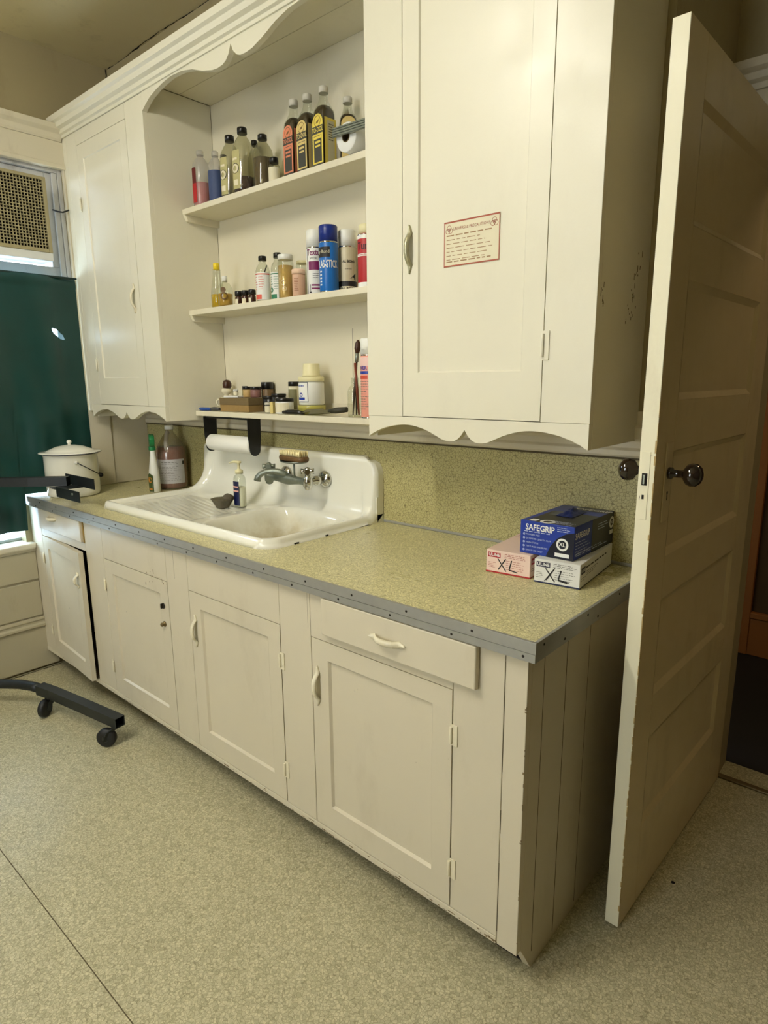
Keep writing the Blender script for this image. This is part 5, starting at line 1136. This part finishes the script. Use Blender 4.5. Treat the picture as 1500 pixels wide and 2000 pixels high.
b = nb(); lathe(b, [(0.001, 0.062), (0.030, 0.062), (0.034, 0.066), (0.020, 0.070), (0.001, 0.071)], seg=24); xform(b, Matrix.Diagonal((0.8, 0.8, 0.82, 1))); obj('cup_filling', b, m_paper, cp)
dl = thing('powder_puff', 'cream and brown knobbed powder brush standing in the china cup', 'brush', (-1.896, 0.608, Z3s+0.0595))
b = nb(); lathe(b, [(0.010, 0.0), (0.012, 0.006), (0.010, 0.010), (0.020, 0.016), (0.023, 0.026), (0.020, 0.036), (0.016, 0.040)], seg=24); obj('collar', b, m_paper, dl)
b = nb(); lathe(b, [(0.016, 0.039), (0.020, 0.046), (0.020, 0.062), (0.014, 0.074), (0.001, 0.078)], seg=24); xform(b, Matrix.Translation((0.004, 0.003, 0))); obj('bristle_head', b, m_brown, dl)
cb = thing('cardboard_box', 'flat two-tone brown cardboard box near the left end of the bottom shelf', 'box', (-1.812, 0.512, Z3s+0.001), math.radians(2))
b = nb(); bx(b, 0, 0.196, 0, 0.090, 0, 0.030); obj('tray', b, m_card, cb, 0.001)
b = nb(); bx(b, -0.0015, 0.1975, -0.0015, 0.0915, 0.0285, 0.058); obj('lid', b, m_card2, cb, 0.001)
ZL = Z3s+0.0605
b = nb(); bx(b, -0.046, 0.046, -0.024, 0.024, 0, 0.007); xform(b, Matrix.Translation((-1.762, 0.556, ZL)) @ Matrix.Rotation(0.1, 4, 'Z')); tag(obj('folded_paper', b, m_white, None, 0.001), 'folded white paper lying on the cardboard box', 'paper')
def jar(name, label, loc, R, h, bodym, capm, ch, rz=0, tilt=None, cat='jar', band=None):
    t = thing(name, label, cat, (loc[0], loc[1], loc[2]+0.0006), rz)
    b = nb(); lathe(b, [(R*0.9, 0), (R, 0.003), (R, h-ch-0.002), (R*0.92, h-ch)], seg=26); obj('body', b, bodym, t)
    b = nb(); lathe(b, [(R*1.03, h-ch), (R*1.03, h-0.002), (R*0.97, h), (0.001, h)], seg=26); obj('lid', b, capm, t)
    if band: wrap(t, 'label', band, R, h*0.12, (h-ch)*0.88, -65, 55)
    if tilt: t.rotation_euler = tilt
    return t
jar('small_cream_jar', 'tiny cream jar standing on the folded paper', (-1.758, 0.560, ZL+0.0072), 0.011, 0.026, m_paper, m_whitecap, 0.008)
jar('powder_jar', 'grey-lidded glass jar on the cardboard box left of the black-lidded pair', (-1.728, 0.588, ZL), 0.013, 0.048, m_glassg, m_grey, 0.014)
jar('powder_jar', 'tan powder jar with a black lid on the cardboard box', (-1.686, 0.570, ZL), 0.020, 0.046, M('tan_powder', (190, 158, 100), 0.5), m_blackcap, 0.012)
jar('powder_jar', 'mauve powder jar with a black lid on the cardboard box corner', (-1.640, 0.578, ZL), 0.023, 0.046, M('mauve_powder', (132, 92, 84), 0.5), m_blackcap, 0.012)
jar('brown_powder_jar', 'brown powder jar with a black lid standing behind the box corner', (-1.625, 0.630, Z3s), 0.026, 0.125, M('brown_powder', (112, 88, 54), 0.5), m_blackcap, 0.030)
jar('black_pot', 'short black lidded pot right of the brown powder jar', (-1.560, 0.590, Z3s), 0.030, 0.068, m_blackcap, m_blackcap, 0.012)
jar('black_pot', 'slightly taller black lidded pot behind the tiny clear jar', (-1.496, 0.585, Z3s), 0.030, 0.078, m_blackcap, m_blackcap, 0.012)
jar('tiny_clear_jar', 'tiny clear jar with a pale lid in front of the black compacts', (-1.475, 0.512, Z3s), 0.015, 0.044, m_glass, m_toncap, 0.010, band=m_paper)
tcard = nb(); bx(tcard, -0.0075, 0.0075, -0.008, 0.008, 0, 0.046); xform(tcard, Matrix.Translation((-1.447, 0.510, Z3s+0.001)) @ Matrix.Rotation(0.2, 4, 'Z')); tag(obj('tan_card_box', tcard, M('tan_card', (206, 188, 120), 0.7), None, 0.001), 'slim tan card box beside the white black-lidded jar', 'box')
jar('cream_jar', 'white jar with a wide black lid in the middle of the bottom shelf', (-1.398, 0.532, Z3s), 0.037, 0.062, m_whitecap, m_blackcap, 0.013, band=m_paper)
jar('label_jar', 'black-capped jar with a cream and dark label behind the white jar', (-1.436, 0.617, Z3s), 0.022, 0.126, m_paper, m_blackcap, 0.018, band=M('olive_label', (120, 116, 80), 0.6))
bj = thing('big_jar', 'big white jar with a cream lid and blue-printed label', 'jar', (-1.283, 0.575, Z3s+0.0365))
b = nb(); lathe(b, [(0.046, 0), (0.050, 0.004), (0.050, 0.082), (0.047, 0.090)], seg=36); obj('body', b, m_whitecap, bj)
b = nb(); lathe(b, [(0.049, 0.090), (0.051, 0.092), (0.051, 0.106), (0.048, 0.109), (0.001, 0.109)], seg=36); obj('lid', b, m_creamcap, bj)
f = cyl(0.050, 0, math.radians(-78), 0.0008); b = nb(); quad(b, f, -0.034, 0.018, 0.012, 0.088, 12); lb = obj('label', b, m_navy, bj)
f = cyl(0.050, 0, math.radians(-78), 0.0013); b = nb(); quad(b, f, -0.034, 0.0155, 0.0145, 0.0855, 12); obj('label_field', b, m_white, lb)
f = cyl(0.050, 0, math.radians(-78), 0.0018); b = nb(); disc(b, f, -0.014, 0.040, 0.008, 0.004, 16); quad(b, f, -0.030, 0.004, 0.020, 0.030, 8); greek(b, f, -0.030, 0.008, 0.072, 1, 0.01, 0.004, 81); obj('label_print', b, m_blue, lb)
ylj = thing('yellow_tub', 'clear tub of yellow cream under the big white jar', 'tub', (-1.283, 0.575, Z3s+0.0008))
b = nb(); lathe(b, [(0.047, 0), (0.053, 0.003), (0.054, 0.022), (0.055, 0.024), (0.055, 0.034), (0.050, 0.035)], seg=36); obj('tub_body', b, M('yellow_cream', (176, 168, 84), 0.25), ylj)
cpp = thing('plastic_cup', 'upturned cream plastic cup on top of the big white jar', 'cup', (-1.283, 0.577, Z3s+0.1460))
b = nb(); lathe(b, [(0.036, 0), (0.036, 0.006), (0.034, 0.008), (0.032, 0.046), (0.030, 0.049), (0.001, 0.049)], seg=32); obj('cup', b, m_creamcap, cpp)
# spatulas
pk = thing('palette_knife', 'black-handled palette knife with an olive blade lying before the big jar', 'knife', (-1.365, 0.495, Z3s+0.001))
b = nb(); tube(b, [(0, 0, 0.008), (0.03, 0.003, 0.010), (0.075, 0.008, 0.010), (0.11, 0.012, 0.007)], 0.008, 10, rs=[0.006, 0.009, 0.009, 0.005]); obj('handle', b, m_blackcap, pk)
b = nb(); prism(b, [(0.095, 0.004), (0.105, 0.030), (0.19, 0.045), (0.20, 0.034)], 0.0, 0.002, 'xy'); xform(b, Matrix.Translation((0, 0.004, 0.006)) @ Matrix.Rotation(0.45, 4, 'X') @ Matrix.Translation((0, -0.004, 0))); obj('blade', b, M('olive_steel', (104, 100, 70), 0.5, 0.3), pk)
pk = thing('putty_knife', 'olive-grey putty knife with a dark grip lying left of the brush bottle', 'knife', (-1.215, 0.498, Z3s+0.001), math.radians(6))
b = nb(); prism(b, [(0.0, -0.006), (-0.004, 0.020), (0.095, 0.030), (0.100, 0.004)], 0.0, 0.002, 'xy'); xform(b, Matrix.Translation((0, -0.006, 0.004)) @ Matrix.Rotation(0.50, 4, 'X') @ Matrix.Translation((0, 0.006, 0))); obj('blade', b, M('olive_steel', (104, 100, 70), 0.5, 0.3), pk)
b = nb(); tube(b, [(0.085, 0.013, 0.016), (0.12, 0.018, 0.020), (0.165, 0.022, 0.024)], 0.009, 10, rs=[0.007, 0.012, 0.010]); obj('handle', b, M('dark_olive_grip', (52, 50, 34), 0.6), pk)
# bottle with brushes
bo2 = thing('brush_bottle', 'clear glass bottle used as a brush stand, beside the pink spray can', 'bottle', (-0.992, 0.518, Z3s+0.0008))
b = nb(); lathe(b, [(0.024, 0), (0.027, 0.003), (0.027, 0.090), (0.023, 0.102), (0.014, 0.112), (0.013, 0.130), (0.0145, 0.132), (0.0145, 0.138)], seg=28, caps=False); obj('body', b, m_glass, bo2)
b = nb(); lathe(b, [(0.001, 0.001), (0.024, 0.001), (0.024, 0.006), (0.001, 0.006)], seg=24); obj('glass_foot', b, m_glass, bo2)
def brush(label, name, p0, p1, r, mat, head=None):
    t = thing(name, label, 'brush', (-0.992+p0[0], 0.518+p0[1], Z3s+0.008+p0[2])); d = Vector(p1)-Vector(p0)
    b = nb(); tube(b, [(0, 0, 0), d*0.5, d], r, 8, rs=[r*0.6, r, r*0.8]); obj('handle', b, mat, t)
    if head:
        u = d.normalized(); b = nb(); tube(b, [d*0.86, d], r, 10, rs=[head*0.55, head*0.6]); obj('ferrule', b, m_dull, t)
        b = nb(); tube(b, [d, d+u*0.016, d+u*0.034, d+u*0.046], r, 12, rs=[head*0.6, head, head*0.9, head*0.3]); obj('bristles', b, m_brown, t)
brush('dark brush with a rounded head standing in the brush bottle', 'makeup_brush', (-0.012, 0.0, 0), (0.006, 0.008, 0.215), 0.0042, M('dark_brush_wood', (60, 44, 34), 0.4), 0.0115)
brush('red-brown handled brush standing in the brush bottle', 'paint_brush', (0.012, 0.006, 0), (0.004, -0.002, 0.182), 0.0055, M('red_brown_wood', (122, 52, 26), 0.35))
brush('thin grey needle standing tallest in the brush bottle', 'needle_brush', (0.0, -0.010, 0), (-0.0035, -0.003, 0.300), 0.0012, m_grey)
brush('short black brush handle standing in the brush bottle', 'short_brush', (-0.006, 0.012, 0), (0.0, 0.009, 0.14), 0.0045, m_blackcap)
t = can(-0.918, 0.518, Z3s, 'pink spray can with a white cap, rightmost on the bottom shelf', 0.270, 0.033, M('pink_can', (232, 156, 136), 0.4), m_whitecap, 0.0325, 0.052)
f = cyl(0.033, 0, math.radians(-95), 0.0008); b = nb(); quad(b, f, -0.030, 0.030, 0.176, 0.206, 12); obj('pale_top_field', b, M('pale_pink_field', (232, 196, 186), 0.5), t)
b = nb(); put_text(b, 'OVER', 0.016, cyl(0.033, 0, math.radians(-95), 0.0013), True, 1, -0.004, 0.164+0.006); quad(b, f, -0.030, 0.030, 0.150, 0.160, 10); obj('blue_lettering', b, m_blue, t)
b = nb(); quad(b, f, -0.026, 0.018, 0.134, 0.145, 8); obj('orange_field', b, M('orange_red_print', (206, 76, 50), 0.5), t)
b = nb(); greek(b, f, -0.026, 0.026, 0.124, 12, 0.0085, 0.002, 91); obj('small_print', b, m_grey, t)

# fluorescent fitting the room is lit by (on the ceiling, behind the camera's view)
lampf = thing('fluorescent_fitting', 'long white fluorescent ceiling fitting over the middle of the room', 'lamp', (-0.95, -1.45, 2.944))
b = nb(); bx(b, -0.10, 0.10, -0.64, 0.64, -0.045, -0.0005); obj('lamp_body', b, m_whitecap, lampf, 0.004)
em = NT('glowing_diffuser'); em.b.inputs['Base Color'].default_value = (0.8, 0.8, 0.75, 1)
em.b.inputs['Emission Color'].default_value = (1.0, 0.96, 0.86, 1); em.b.inputs['Emission Strength'].default_value = LAMP_STRENGTH
b = nb(); bx(b, -0.075, 0.075, -0.61, 0.61, -0.115, -0.046); obj('diffuser', b, em.m, lampf, 0.01)
